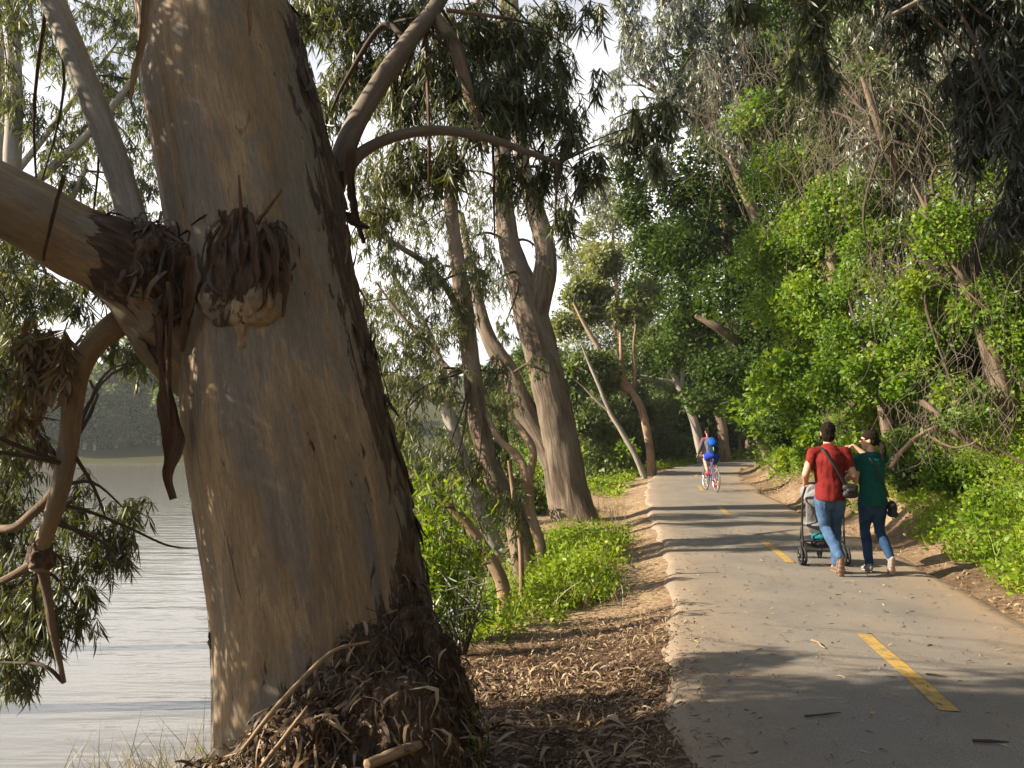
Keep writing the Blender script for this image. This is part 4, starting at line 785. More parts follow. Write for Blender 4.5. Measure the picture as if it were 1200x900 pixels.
# wall of green at the far bend: individual trees, shared meshes
def proto(name, label, cat, group, h, cr, n, leaf, bark, L, W, gap=.1, lobes=4, base_=(0, 0, 0), low=.16, **kw):
    root = empty(name, base_, label, cat, group); A = Acc(); b = np.array(base_, float)
    ln = R.normal(size=2)*.06*h; tube(A, [b-np.array([0, 0, .3]), b+np.array([ln[0]*.4, ln[1]*.4, h*.4]), b+np.array([ln[0], ln[1], h*.85])], [.03*h, .022*h, .008*h], 8, 14)
    A.build('trunk', M[bark], root); tw, lf = Acc(), Acc()
    for k in range(lobes):
        a = k*2.4+R.random(); z = h*(low+(.92-low)*((k+.5)/lobes)); rr = cr*(1.05-.55*((k+.5)/lobes)); c = b+np.array([math.cos(a)*rr*.45+ln[0]*.6, math.sin(a)*rr*.45+ln[1]*.6, z])
        puff(tw, lf, c, (rr, rr, rr*.8), n//lobes, L, W, gap=gap, twn=4, **kw)
    tw.build('twigs', M['stemdark'], root); lf.build('crown', M[leaf], root, False); return root
def copy_thing(src, loc, rz, label, s=1.0):
    r = src.copy(); COL.objects.link(r); r.location = loc; r.rotation_euler = (0, 0, rz); r.scale = (s, s, s); r['label'] = label
    for ch in list(src.children):
        c = ch.copy(); COL.objects.link(c); c.parent = r
    return r
def place(src, loc, rz, label, s=1.0): src.location = loc; src.rotation_euler = (0, 0, rz); src.scale = (s,)*3; src['label'] = label
pa = proto('background_tree', 'x', 'tree', 'green trees closing the view at the bend', 8, 2.8, 12000, 'fargreen', 'barkgrey', .26, .15)
pb = proto('background_tree', 'x', 'tree', 'green trees closing the view at the bend', 8, 2.8, 12000, 'oak', 'barkthin', .26, .15)
wall = [(600, 46, 7, 0), (632, 44, 7.5, 0), (657, 43, 6.8, 0), (684, 45, 6.5, 0), (715, 48, 7.5, 0), (741, 50, 6.5, 0), (640, 52, 8.5, 0), (668, 47, 5.5, 0), (690, 56, 7, 1), (705, 50, 5.0, 0), (728, 58, 8.5, 0), (752, 54, 6.5, 0), (776, 57, 9, 1), (800, 60, 10, 0), (822, 58, 10, 1), (846, 62, 11, 1), (868, 60, 11, 1), (892, 58, 11, 1), (910, 50, 11, 1), (610, 60, 9, 0), (580, 50, 7, 0), (660, 38, 4.2, 0), (625, 40, 4.8, 0), (790, 66, 12, 0), (740, 70, 10, 1), (840, 74, 13, 1)]
desc = ['behind the forked tree', 'over the water strip', 'between the leaning trunks', 'beyond the orange barked tree', 'above the path end', 'over the row of dark trunks', 'beside the dark oak mass']
seen_ = [0, 0]
for k, (px, t, h, w_) in enumerate(wall):
    x, y, z = base(px, t); lab = ('deep green' if w_ else 'mid green')+' round bushy tree '+['rising', 'set back', 'crowded in', 'leaning out', 'half hidden'][k % 5]+' '+desc[min(6, max(0, int((px-610)/42)))]+(' far behind' if t > 57 else ' near the shore' if t < 48 else '')
    src = (pa, pb)[w_]
    if not seen_[w_]: seen_[w_] = 1; place(src, (x, y, z), k*1.7, lab, h/8)
    else: copy_thing(src, (x, y, z), k*1.7, lab, h/8)
for k, (x, y, h) in enumerate(((-6, -9, 9), (-1.5, -13, 10), (7.5, -7, 9), (9.5, -1.5, 9), (3.5, -17, 11), (-9, -4, 8), (10, -13, 11), (11, 4, 9))):  # unseen occluder trees, added to cut the skylight on the trunk face
    q_ = copy_thing((pa, pb)[k % 2], (x, y, H(x, y)-.1), k*1.3, 'bushy green tree added unseen behind the viewpoint to shade the trunk', h/8); q_['group'] = 'unseen shade trees added behind the viewpoint'
# far shore across the lake
GF = 'trees on the far shore of the lake'; LF = 'hazy grey green tree on the far shore of the lake'
fs = [proto('shore_tree', LF, 'tree', GF, 12, 4.2, 7000, 'fargreen', 'barkgrey', .55, .35, gap=.12, low=.22), proto('shore_tree', LF, 'tree', GF, 12, 3.6, 7000, 'oak', 'barkgrey', .55, .35, gap=.1, low=.15)]
fu = [0, 0]
for k in range(64):
    px = -150+k*12.5 if k < 44 else -150+(k-44)*29; back = k >= 44; t = (134+R.uniform(-3, 7)) if not back else R.uniform(150, 175)
    x = (px-600)/F*t; s = R.uniform(.75, 1.25)*(1.35 if back else 1.0); w_ = int(R.random() < .5)
    if not fu[w_]: fu[w_] = 1; place(fs[w_], (x, t, H(x, t)), R.uniform(0, 6), LF, s)
    else: copy_thing(fs[w_], (x, t, H(x, t)), R.uniform(0, 6), LF, s)
# ---------------------------------------------------------------- the green wall on the right-hand bank
G4 = 'trees and vine covered shrubs on the steep right bank'
def bankbase(px, t): 
    x = (px-600)/F*t; c = np.interp(t, CL[:, 1], CL[:, 0]); x = max(x, c+2.9); return (x, t, H(x, t)-.15)
def wtree(name, lab, bx, t0, stems, specs, leaf='oak', bark='barkthin', Lk=.0052, k=1.0, cat='tree', vines=None, **kw):
    """specs (px,py,t,rx,ry[,leaf mat[,k]])"""
    b = bankbase(bx, t0); root = empty(name, b, lab, cat, G4)
    for i, (p, r) in enumerate(stems):
        pts = ([b] if i == 0 else [])+[at(*q) for q in p]; A = Acc(); sd = int(R.integers(999))
        tube(A, pts, r, 14, 40, lambda bc, th, s, P: np.hypot(bc[..., 0], bc[..., 1])*.25*fbm(np.stack([np.cos(th)+sd, np.sin(th), bc[..., 2]*2], -1), 2, sd)); A.build('trunk' if i == 0 else 'limb', M[bark], root)
    tw = Acc(); lf = {}
    for sp in specs:
        px, py, t, rx, ry = sp[:5]; mt = sp[5] if len(sp) > 5 else leaf; kk = sp[6] if len(sp) > 6 else 1.0; c, r = CR(px, py, t, rx, ry)
        L = Lk*t+.012; n = int(k*kk*rx*ry*1.05); A = lf.setdefault(mt, Acc())
        if mt in ('silver', 'gumdark', 'gum'): hang(tw, A, c, r, n//22, 16, L*1.7, L*.3, t < 16)
        else: puff(tw, A, c, r, n, L, L*.7, **{**dict(gap=.12, twn=10, fr=1.6, shell=.8, lobes=9), **kw})
        tube(tw, [pts[-1] if False else at(*stems[-1][0][len(stems[-1][0])//2]), (np.array(at(*stems[-1][0][-1]))+c)/2+R.normal(size=3)*.2, c], [.03, .022, .008], 6, 12)
    if vines:
        for (px, py, t, rx, ry, n, lo, hi_) in vines:
            c, r = CR(px, py, t, rx, ry); a = c+R.uniform(-1, 1, (n, 3))*r; dl = R.uniform(lo, hi_, (n, 1)); e = a+np.array([0, 0, -1.])*dl+R.normal(size=(n, 3))*.28*dl
            P = bez(a, (a+e)/2+R.normal(size=(n, 3))*.4*dl, e, 9); P = P+.05*np.stack([vn(P*2.5, q) for q in (1, 2, 3)], -1); V_ = Acc() if 'v' not in lf else lf['v']; lf['v'] = V_
            batch_tubes(V_, P, R.uniform(.0014, .0042, (n, 1))*(t/12)*np.ones((1, 9)), 3)
    if 'v' in lf: v_ = lf.pop('v'); v_.build('dead_vines', M['stem'], root)
    tw.build('twigs', M['stemdark'], root)
    for i, (mt, A) in enumerate(lf.items()): A.build('crown' if i == 0 else {'vine': 'climbing_vine', 'silver': 'silvery_foliage', 'gumdead': 'withered_foliage', 'yellowleaf': 'yellowing_foliage'}.get(mt, 'foliage'), M[mt], root, False)
    return root
# dark oaks arching over the bend
wtree('oak_tree', 'dense dark green oak arching over the path beyond the cyclists', 935, 25, [([(915, 480, 25), (890, 400, 25.5), (860, 320, 26), (845, 240, 26)], [.4, .34, .28, .2, .1]), ([(900, 430, 25.3), (850, 390, 24), (815, 370, 24)], [.2, .14, .06]), ([(895, 420, 25.3), (900, 330, 25), (905, 250, 25)], [.2, .14, .06])],
      [(790, 210, 27, 48, 45), (770, 290, 27, 38, 40), (820, 290, 26, 60, 50), (850, 210, 26.5, 60, 55), (800, 360, 26, 45, 40), (860, 350, 24, 60, 55), (900, 290, 24, 55, 55), (910, 390, 23.5, 50, 50), (850, 430, 24, 50, 35), (790, 420, 27, 34, 28), (900, 450, 24, 45, 30), (870, 480, 26, 30, 18), (745, 240, 28, 22, 34)], 'oak', k=1.25, gap=.05)
wtree('oak_tree', 'shaded oak standing behind the arching one close over the far bend', 905, 34, [([(880, 480, 34), (865, 420, 34), (850, 350, 34)], [.4, .34, .28, .15])],
      [(760, 340, 36, 30, 34, 'oak', 1.2), (800, 300, 36, 50, 50), (860, 440, 33, 45, 30), (880, 500, 33, 22, 16), (820, 470, 36, 36, 18), (900, 420, 32, 50, 50), (860, 250, 36, 80, 70), (930, 330, 30, 60, 70)], 'oak', k=1.2, gap=.02)
# silvery weeping trees at the top left of the wall
wtree('weeping_tree', 'tall silvery weeping tree with grey trailing twigs high beside the strip of sky', 1000, 24, [([(940, 380, 23.5), (880, 240, 23), (830, 120, 22.5), (800, 20, 22)], [.30, .25, .18, .10, .03]), ([(850, 160, 22.6), (790, 120, 22.6), (750, 90, 22.6)], [.14, .1, .04])],
      [(800, 20, 22, 50, 50, 'silver', 1.9), (760, 70, 22.5, 34, 40, 'silver', 1.5), (835, 90, 22, 46, 55, 'silver', 1.9), (790, 120, 22.5, 40, 50, 'silver', 1.7), (745, 140, 23, 20, 40, 'silver', 1.2), (860, 30, 21.5, 50, 50, 'silver', 1.9), (735, 30, 23, 14, 30, 'silver', 1.0), (780, -30, 22, 60, 40, 'silver', 1.6), (870, 150, 21, 50, 45, 'silver', 1.5), (880, 110, 23, 55, 70, 'oak'), (820, 60, 24, 50, 60, 'oak'), (770, 190, 24, 30, 30, 'silver'), (716, 165, 23, 24, 40, 'silver', 1.3), (704, 230, 24, 20, 36, 'silver', 1.2), (722, 100, 23, 14, 36, 'silver', 1.0), (735, 210, 25, 26, 34, 'oak'), (742, 45, 23, 22, 50, 'silver', 1.6), (735, -10, 23, 24, 40, 'silver', 1.4)],
      'oak', 'barkthin', vines=[(860, 100, 20.5, 50, 60, 150, .5, 1.8), (900, 60, 20, 50, 60, 100, .5, 1.8)])
# vine-covered trees
wtree('vine_covered_tree', 'lower vine draped tree spilling over the bank behind the walking couple', 1045, 14.2, [([(1040, 500, 14.2), (1030, 450, 14.2), (1020, 400, 14.3)], [.14, .11, .08, .04])],
      [(1020, 440, 14, 40, 34, 'vine'), (980, 450, 15, 44, 34, 'vine'), (1060, 420, 13.6, 40, 36, 'vine'), (1000, 395, 15, 44, 34, 'vine'), (935, 485, 18, 34, 26, 'vine'), (905, 500, 20.5, 30, 20, 'vine'), (968, 512, 16.6, 34, 20, 'vine'), (1010, 525, 15, 34, 20, 'vine'), (1055, 520, 13.6, 34, 22, 'vine'), (1050, 350, 14.2, 50, 36, 'vine'), (1100, 300, 13.4, 40, 34, 'vine'), (1090, 380, 13, 40, 34, 'vine'), (1140, 300, 12.8, 34, 34, 'vine', .8), (990, 330, 15.2, 40, 34, 'vine')], 'vine', k=1.5, gap=.16)
wtree('vine_covered_tree', 'broad tree smothered in bright green vine above the walking couple', 1030, 16.5, [([(1000, 480, 16.5), (985, 400, 16.5), (975, 300, 16.5), (960, 200, 17)], [.25, .2, .17, .12, .06])],
      [(940, 440, 17.5, 55, 40, 'vine'), (1000, 420, 16, 60, 45, 'vine'), (920, 370, 18, 50, 40, 'vine'), (970, 350, 16.5, 60, 50, 'vine'), (900, 300, 18.5, 45, 40, 'vine'), (960, 270, 17, 60, 50, 'vine'), (920, 210, 18.5, 55, 50, 'vine'), (980, 170, 17.5, 45, 40, 'vine', .8), (890, 140, 20, 45, 40, 'vine', .7), (1010, 480, 16, 50, 25, 'vine', .8), (950, 490, 17.5, 40, 22, 'vine'), (910, 450, 19, 40, 34, 'vine'), (890, 480, 22, 34, 28, 'vine'), (985, 500, 16.4, 34, 22, 'vine'), (1040, 480, 15, 40, 26, 'vine'), (920, 500, 20, 36, 24, 'oak'), (940, 330, 20, 80, 120, 'oak'), (960, 160, 20, 80, 80, 'oak')], 'vine', k=1.15, gap=.16,
      vines=[(960, 160, 16.5, 70, 60, 160, .4, 1.5), (1010, 470, 15.4, 40, 40, 110, .3, .9)])
wtree('vine_covered_tree', 'tree hung with brown dead vine tangles in the upper right of the wall', 1160, 15, [([(1130, 420, 15), (1090, 300, 15), (1060, 180, 15), (1040, 60, 15), (1030, -60, 15)], [.24, .19, .15, .11, .07, .03]), ([(1080, 260, 15), (1035, 160, 13.6), (1010, 90, 13.4)], [.11, .08, .03])],
      [(1040, 300, 14.5, 60, 45, 'vine'), (1100, 250, 14.5, 60, 50, 'vine', .7), (1030, 230, 15, 55, 45, 'vine', .7), (1060, 370, 14, 60, 40, 'vine'), (1000, 120, 16, 70, 70, 'oak', .8), (1080, 120, 15.5, 80, 80, 'oak', .9), (1020, 30, 16, 80, 60, 'oak', .8), (1100, 20, 15.5, 80, 60, 'oak', .9), (990, 230, 15.5, 45, 40, 'vine'), (1090, 180, 14, 50, 40, 'vine', .6), (1020, 100, 14.5, 50, 40, 'fargreen', .5), (1110, 330, 13.8, 50, 40, 'vine'), (1075, 215, 14.2, 26, 40, 'silver', 1.5), (1010, 180, 15.5, 24, 26, 'silver', 1.2), (1150, 150, 14, 70, 80, 'vine', .5), (930, 20, 19, 60, 50, 'oak', .8), (980, 60, 15.5, 40, 40, 'vine', .3), (1060, 130, 13.6, 60, 60, 'gum', 1.1), (1110, 60, 13.6, 60, 60, 'silver', 1.0), (1000, 60, 15, 50, 60, 'gum', 1.0), (1130, 190, 12.9, 44, 60, 'gumlight', .35), (1020, 170, 14.2, 36, 44, 'silver', .8), (950, 130, 15.8, 30, 40, 'gum', .7), (940, 90, 15.5, 36, 36, 'yellowleaf', .12)], 'vine', 'barkthin', k=1.2, gap=.16,
      vines=[(1040, 120, 13.8, 80, 80, 260, .4, 2.0), (1110, 200, 13.2, 60, 90, 150, .4, 1.8), (1060, 300, 13, 60, 40, 130, .3, 1.1), (1000, 60, 15, 60, 50, 140, .4, 1.8)])
wtree('vine_covered_tree', 'leaning grey trunk wrapped in vine at the right edge of the wall', 1192, 12.4, [([(1186, 490, 12.4), (1172, 440, 12.3), (1156, 390, 12.2), (1138, 345, 12.1), (1118, 308, 12), (1095, 262, 12), (1070, 215, 12)], [.24, .2, .17, .14, .11, .08, .05, .012])],
      [(1100, 270, 11.7, 40, 40, 'vine', .7), (1085, 330, 12.4, 40, 36, 'vine', .8), (1190, 330, 12.6, 45, 55, 'vine'), (1100, 400, 12.9, 40, 35, 'vine', .8), (1195, 430, 11.6, 26, 40, 'vine', .7), (1120, 460, 12.4, 40, 26, 'vine'), (1070, 440, 13.2, 45, 35, 'vine'), (1210, 240, 12, 50, 60, 'vine', .6), (1160, 270, 13, 50, 50, 'vine', .6), (1230, 120, 12, 60, 90, 'oak', .8), (1250, 350, 12, 50, 100, 'vine'), (1150, 360, 11.8, 36, 36, 'vine', .9), (1180, 400, 11.6, 30, 34, 'vine', .9), (1120, 240, 12.2, 40, 40, 'vine', .7), (1170, 200, 12, 40, 40, 'vine', .6), (1130, 490, 11.9, 36, 22, 'vine', .8), (1130, 430, 13.6, 60, 60, 'oak', .9), (1200, 300, 14, 90, 110, 'oak', .9)], 'vine', 'barkthin', k=1.05, gap=.14,
      vines=[(1150, 330, 11.8, 50, 60, 90, .3, 1.2), (1150, 450, 11.6, 60, 40, 130, .2, .8), (1100, 490, 12, 60, 24, 110, .2, .8), (1180, 200, 11.8, 50, 80, 110, .4, 1.4)])
# big trees further up the bank behind
for bx, t0, lab, sp in ((1120, 27, 'tall dark tree high on the bank behind the vine covered trees', [(1000, 250, 27, 90, 90), (1050, 100, 26, 100, 110), (950, 100, 29, 80, 90), (1100, 300, 25, 90, 90), (1010, -20, 27, 120, 60)]),
                        (1260, 22, 'dark tree at the far right behind the leaning vine wrapped trunk', [(1180, 320, 21, 90, 90), (1180, 150, 21, 100, 110), (1120, 30, 22, 100, 80), (1230, 0, 20, 100, 80), (1260, 250, 20, 90, 120)]),
                        (1010, 40, 'tall dark tree over the far bend behind the oaks', [(900, 180, 42, 70, 80), (940, 300, 40, 70, 90), (850, 140, 44, 50, 60), (900, 400, 40, 60, 60), (930, 60, 40, 60, 70)])):
    wtree('background_tree', lab, bx, t0, [([(bx-20, 380, t0), (bx-50, 250, t0), (bx-70, 120, t0)], [.4, .34, .26, .12])], sp, 'oak', k=.75, gap=.03, Lk=.0065)
# bushes along the foot of the bank
for i, (px, py, t, rx, ry, mt, lab) in enumerate(((890, 515, 24, 22, 18, 'herb', 'bright low bush on the bank just right of the cyclists'), (915, 490, 21, 26, 22, 'vine', 'leafy bush above the dirt cut right of the cyclists'), (950, 520, 18.5, 26, 16, 'oak', 'dark low bush on the bank left of the man'),
        (925, 530, 19.5, 20, 11, 'vine', 'small broad leaved clump trailing on the dirt bank left of the man'), (1000, 505, 15.5, 34, 22, 'herb', 'bright bush on the bank behind the couple'), (1060, 520, 13.4, 34, 28, 'herb', 'pale green bush right of the woman'), (1110, 525, 12, 40, 28, 'vine', 'broad leaved vine clump below the leaning trunk'), (1165, 560, 10.8, 40, 26, 'vine', 'broad leaved clump at the right edge above the bright herbs'),
        (1075, 480, 13.2, 40, 24, 'oak', 'dark bush under the vine wall right of the woman'), (875, 540, 25, 10, 9, 'herb', 'tiny bright plant at the path edge right of the rear cyclist'))):
    c, r = CR(px, py, t, rx, ry); x, y = c[0], c[1]; x = max(x, float(np.interp(y, CL[:, 1], CL[:, 0]))+2.5+r[0]*.6); c[0] = x; g = H(x, y); c[2] = min(c[2], g+r[2]*.75)
    b = (x, y, min(g, c[2])-.05); root = empty('bush', b, lab, 'bush', G4); tw, A = Acc(), Acc(); L = .0052*t+.012
    puff(tw, A, c, r, int(rx*ry*2.6), L, L*.75, gap=.08, twn=10, shell=.9)
    tube(tw, [b, (x+.05, y, (b[2]+c[2])/2), c], [.02, .016, .008], 6, 8)
    tw.build('stems', M['stemdark'], root); A.build('foliage', M[mt], root, False)
# fallen dead branches on the bank
for k, (p, r, lab) in enumerate((([(1044, 548, 12.4), (1056, 530, 12.4), (1076, 512, 12.5), (1096, 500, 12.6)], [.035, .04, .035, .02], 'pale dead branch stub poking out of the bank right of the woman'), ([(1080, 470, 12.2), (1110, 495, 12), (1140, 520, 11.9), (1165, 530, 11.8)], [.05, .06, .05, .02], 'dark fallen branch slanting under the leaning trunk'), ([(1165, 520, 10.9), (1180, 532, 10.9), (1215, 552, 10.8)], [.015, .018, .014], 'thin pale stick lying on the bank at the right edge'), ([(1090, 512, 11.8), (1115, 524, 11.6), (1135, 522, 11.5), (1150, 512, 11.4)], [.018, .016, .012, .005], 'grey forked branch lying in the vine leaves'))):
    A = Acc(); tube(A, [at(*q) for q in p], r, 10, 30, lambda bc, th, s, P: np.hypot(bc[..., 0], bc[..., 1])*.3*vn(P*9, 3)); tag(A.build('fallen_branch', M['striptan' if k == 0 else 'barkthin']), lab, 'branch', G4)
# overhanging gum whose foliage hangs into the top right corner
gb = (7.2, 5.2, H(7.2, 5.2)-.2); og = empty('gum_tree', gb, 'gum with long leaves tinted dark for backlit shade hanging into the top right corner', 'tree', 'gum trees over the path')
A = Acc(); tube(A, [gb, (6.8, 5.2, 2.6), (6.2, 5.1, 4.6), (5.0, 5.0, 6.0), (3.4, 4.9, 6.4)], [.3, .24, .2, .13, .04], 24, 60, lambda bc, th, s, P: np.hypot(bc[..., 0], bc[..., 1])*.15*fbm(bc*3, 2, 3)); A.build('trunk', M['barkgrey'], og)
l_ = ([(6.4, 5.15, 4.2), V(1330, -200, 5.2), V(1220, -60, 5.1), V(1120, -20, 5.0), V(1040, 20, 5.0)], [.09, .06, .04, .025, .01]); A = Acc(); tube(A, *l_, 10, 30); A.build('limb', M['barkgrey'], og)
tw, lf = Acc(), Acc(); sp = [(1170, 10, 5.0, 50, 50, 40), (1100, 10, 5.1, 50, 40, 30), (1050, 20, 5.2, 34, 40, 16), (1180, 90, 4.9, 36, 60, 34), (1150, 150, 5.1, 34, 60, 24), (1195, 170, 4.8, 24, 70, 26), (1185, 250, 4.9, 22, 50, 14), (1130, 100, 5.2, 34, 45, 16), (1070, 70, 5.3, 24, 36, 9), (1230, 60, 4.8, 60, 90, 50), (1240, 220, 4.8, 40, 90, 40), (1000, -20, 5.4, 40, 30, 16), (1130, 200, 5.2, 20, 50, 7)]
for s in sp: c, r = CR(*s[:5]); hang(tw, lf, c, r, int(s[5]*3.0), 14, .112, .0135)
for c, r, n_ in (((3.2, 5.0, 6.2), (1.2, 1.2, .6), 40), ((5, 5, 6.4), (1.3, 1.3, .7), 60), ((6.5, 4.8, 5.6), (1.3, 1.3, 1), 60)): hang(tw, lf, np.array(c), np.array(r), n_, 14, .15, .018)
for x, y, z in ((1.0, 5.5, 7.6), (2.5, 6.5, 8.0), (4.0, 5.2, 7.4), (5.2, 7.0, 7.8), (3.2, 8.6, 9.0), (1.2, 8.2, 9.2), (5.6, 9.4, 9.4), (-.6, 6.8, 8.6), (2.0, 3.2, 7.2), (4.6, 2.6, 7.0), (6.6, 5.4, 7.2), (6.4, 1.0, 6.6), (0, 3.6, 7.6), (7.2, 8.0, 8.2)): hang(tw, lf, np.array((x, y, z)), np.array((1.3, 1.3, .8)), 70, 14, .16, .022)  # unseen canopy added overhead to deepen the shade on the near path
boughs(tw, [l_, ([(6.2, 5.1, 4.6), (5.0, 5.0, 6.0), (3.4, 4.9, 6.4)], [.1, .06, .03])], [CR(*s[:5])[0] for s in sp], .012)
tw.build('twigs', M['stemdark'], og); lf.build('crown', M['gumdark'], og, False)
# ---------------------------------------------------------------- ground cover
def herbs(n, x0, x1, y0, y1, keep, h, L, name, mat, label, k=14, blades=.3, spread=.10):
    x = R.uniform(x0, x1, n); y = R.uniform(y0, y1, n); s, _ = sdist(x, y); q = keep(x, y, s); x, y = x[q], y[q]; n = len(x); z = H(x, y)
    hh = R.uniform(.6, 1.5, n)*h*(.45+.9*np.clip(.5+fbm(np.stack([x, y, 0*x], -1)*1.3, 2, 70), 0, 1)); P0 = np.stack([x, y, z], -1); tw = Acc(); A = Acc()
    ph = R.random((n, k)); off = R.normal(size=(n, k, 3))*np.array([spread, spread, 0])*(.4+ph[..., None]); pos = (P0[:, None]+off+np.stack([0*ph, 0*ph, ph*hh[:, None]], -1)).reshape(-1, 3)
    ps = np.repeat(R.uniform(.55, 1.6, n), k); d = norm(off.reshape(-1, 3)*6+R.normal(size=(n*k, 3))*.6+np.array([0, 0, .35])); sc = L*(.6+.8*R.random(n*k))*ps; rb = np.repeat(np.clip(.5+.5*fbm(P0*1.7, 2, 71), 0, 1), k)
    leaves(A, pos, d, sc, sc*.6, False, rnd=np.clip(rb+R.normal(size=n*k)*.16, 0, 1))
    m = int(n*blades*4); i = R.integers(0, n, m); leaves(A, P0[i]+R.normal(size=(m, 3))*np.array([.06, .06, 0]), np.array([0, 0, 1.])+R.normal(size=(m, 3))*.4, R.uniform(.7, 1.5, m)*hh[i], .008*(L/.04), True, rnd=R.random(m)*.7+.2, curl=.5)
    o = A.build(name, M[mat], None, False); return tag(o, label, None, None, 'stuff')
nz = lambda x, y, f, s: fbm(np.stack([x, y, 0*x], -1)*f, 3, s)
herbs(8500, 3.5, 12, 6.6, 16, lambda x, y, s: (s > 2.1+.35*nz(x, y, 1.1, 5)+np.clip((y-10.5)*.10, 0, 1.0)-.25*(y < 8.6)) & (s < 7.5), .34, .05, 'undergrowth', 'herb', 'bright green leafy undergrowth covering the steep bank beside the couple', 16)
herbs(7500, 4, 26, 14, 44, lambda x, y, s: (s > 2.3+.40*nz(x, y, .8, 6)) & (s < 9), .45, .10, 'undergrowth', 'vine', 'green undergrowth along the far part of the right bank', 13, spread=.25)
eyf = lambda y: np.interp(y, *EY)
herbs(2600, -3.5, 3, 7.2, 13.8, lambda x, y, s: (-s > 2.45+.28*nz(x, y, 1.2, 15)+np.clip((8.2-y)*.5, 0, 1)) & (-s < 6.2), .28, .045, 'undergrowth', 'herb', 'bright green weeds on the lake side slope between the trunks', 16)
herbs(1500, .3, 2.6, 8.6, 13.6, lambda x, y, s: (-s > 2.2+.45*nz(x, y, 1.6, 17)) & (-s < 3.6), .30, .045, 'undergrowth', 'herb', 'raised bright green herb patch beside the tan dirt verge', 18)
herbs(5000, -5, 12, 19, 46, lambda x, y, s: (-s > 2.3+.35*nz(x, y, .7, 16)+.9*(np.abs(y-20) < 2)) & (-s < 9) & (nz(x, y, .5, 44) > -.25), .28, .09, 'undergrowth', 'herb', 'sunny grass strip left of the far path under the leaning trees', 12, spread=.2)
herbs(2600, -9, 3, 11, 34, lambda x, y, s: (-s > 4.2) & (-s < 11) & (H(x, y) > -2.05), .4, .09, 'undergrowth', 'fargreen', 'shaded green undergrowth down at the water line', 12, spread=.2)
herbs(1500, 10, 40, 46, 62, lambda x, y, s: (-s > 2.2) & (-s < 9), .6, .2, 'undergrowth', 'herb', 'green fringe along the outside of the far bend', 12, spread=.4)
herbs(700, -3.5, 3, 7.2, 20, lambda x, y, s: (-s > 2.0) & (-s < 5) & (nz(x, y, 1.5, 90) > .05), .3, .03, 'dry_grass', 'drygrass', 'dry straw coloured stalks scattered through the green weeds on the lake side', 3, 2.5)
herbs(900, 3.5, 12, 6.6, 24, lambda x, y, s: (s > 2.0) & (s < 6) & (nz(x, y, 1.5, 91) > .05), .3, .03, 'dry_grass', 'drygrass', 'dry straw coloured stalks among the greenery of the right bank', 3, 2.5)
for i, (px, t, w_, h_, mt, lab) in enumerate(((470, 13.5, .8, 1.0, 'fargreen', 'leafy bush just right of the big trunk above the water'), (515, 15, .9, 1.0, 'fargreen', 'mid green bush between the pale leaning stems'), (560, 17, 1.0, 1.1, 'herb', 'sunlit bush behind the slender dark trunk'), (600, 19.5, .9, .8, 'fargreen', 'bush just left of the forked rough barked tree'), (640, 27, 1.3, 1.3, 'herb', 'bright bush behind the foot of the forked tree'), (700, 33, 1.4, 1.3, 'fargreen', 'rounded bush right of the forked tree over the water strip'), (728, 36, 1.3, 1.0, 'herb', 'bright bush behind the thin leaning grey tree'), (780, 45, 1.8, 1.4, 'fargreen', 'bush beyond the orange barked tree at the bend'), (820, 52, 2.2, 1.6, 'oak', 'dark bush behind the front cyclist'), (860, 56, 2.4, 1.8, 'fargreen', 'bush behind the row of dark trunks'))):
    b = base(px, t, -.05); root = empty('bush', b, lab, 'bush', 'bushes along the lake side'); tw, A = Acc(), Acc(); L = .0052*t+.012; c = np.array(b)+np.array([0, 0, h_*.7])
    puff(tw, A, c, np.array([w_, w_, h_]), 2600, L, L*.6, gap=.12, twn=12, shell=.9); tube(tw, [b, c], [.03, .01], 6, 6); tw.build('stems', M['stemdark'], root); A.build('foliage', M[mt], root, False)
herbs(30, 4.6, 5.6, 7.9, 8.6, lambda x, y, s: s > 1.9, .3, .035, 'yellow_flowers', 'yellow_flower', 'small yellow flowers among the bright herbs at the right edge', 5, 0)
# leafy shoots right of the trunk foot
def plant(name, lab, cat, bx, t, specs, leaf, L, W, per=14, stems=None, grp=None, mat='stemdark', upw=False):
    b = base(bx, t, -.03); root = empty(name, b, lab, cat, grp); tw, A = Acc(), Acc()
    for px, py, n in specs:
        e = np.array(at(px, py, t)); m = (np.array(b)+e)/2+np.array([0, 0, .1])+R.normal(size=3)*.06; P = bez(np.array([b]), m[None], e[None], 12); batch_tubes(tw, P, np.linspace(.010, .003, 12)[None], 5)
        ts = R.uniform(.3, 1, n); pos = np.stack([np.interp(ts, np.linspace(0, 1, 12), P[0, :, q]) for q in range(3)], -1)+R.normal(size=(n, 3))*.05
        d = R.normal(size=(n, 3))*.8+np.array([0, 0, .5 if upw else -.2]); leaves(A, pos, d, R.uniform(.6, 1.3, n)*L, R.uniform(.7, 1.2, n)*W, True)
    tw.build('stems', M[mat], root); A.build('foliage', M[leaf], root, False); return root
plant('shrub', 'tall leafy green shrub right of the big trunk at the bank crest', 'shrub', 520, 7.4, [(492, 560, 120), (510, 590, 130), (530, 560, 110), (500, 620, 130), (545, 620, 110), (520, 650, 130), (488, 640, 90), (560, 660, 80), (540, 680, 90), (575, 600, 70), (505, 680, 80)], 'herb', .12, .024)
plant('shrub', 'arching fern like shoot beside the big trunk above the lake', 'shrub', 545, 7.8, [(470, 520, 90), (485, 545, 90), (480, 580, 70), (500, 540, 80)], 'vine', .11, .02)
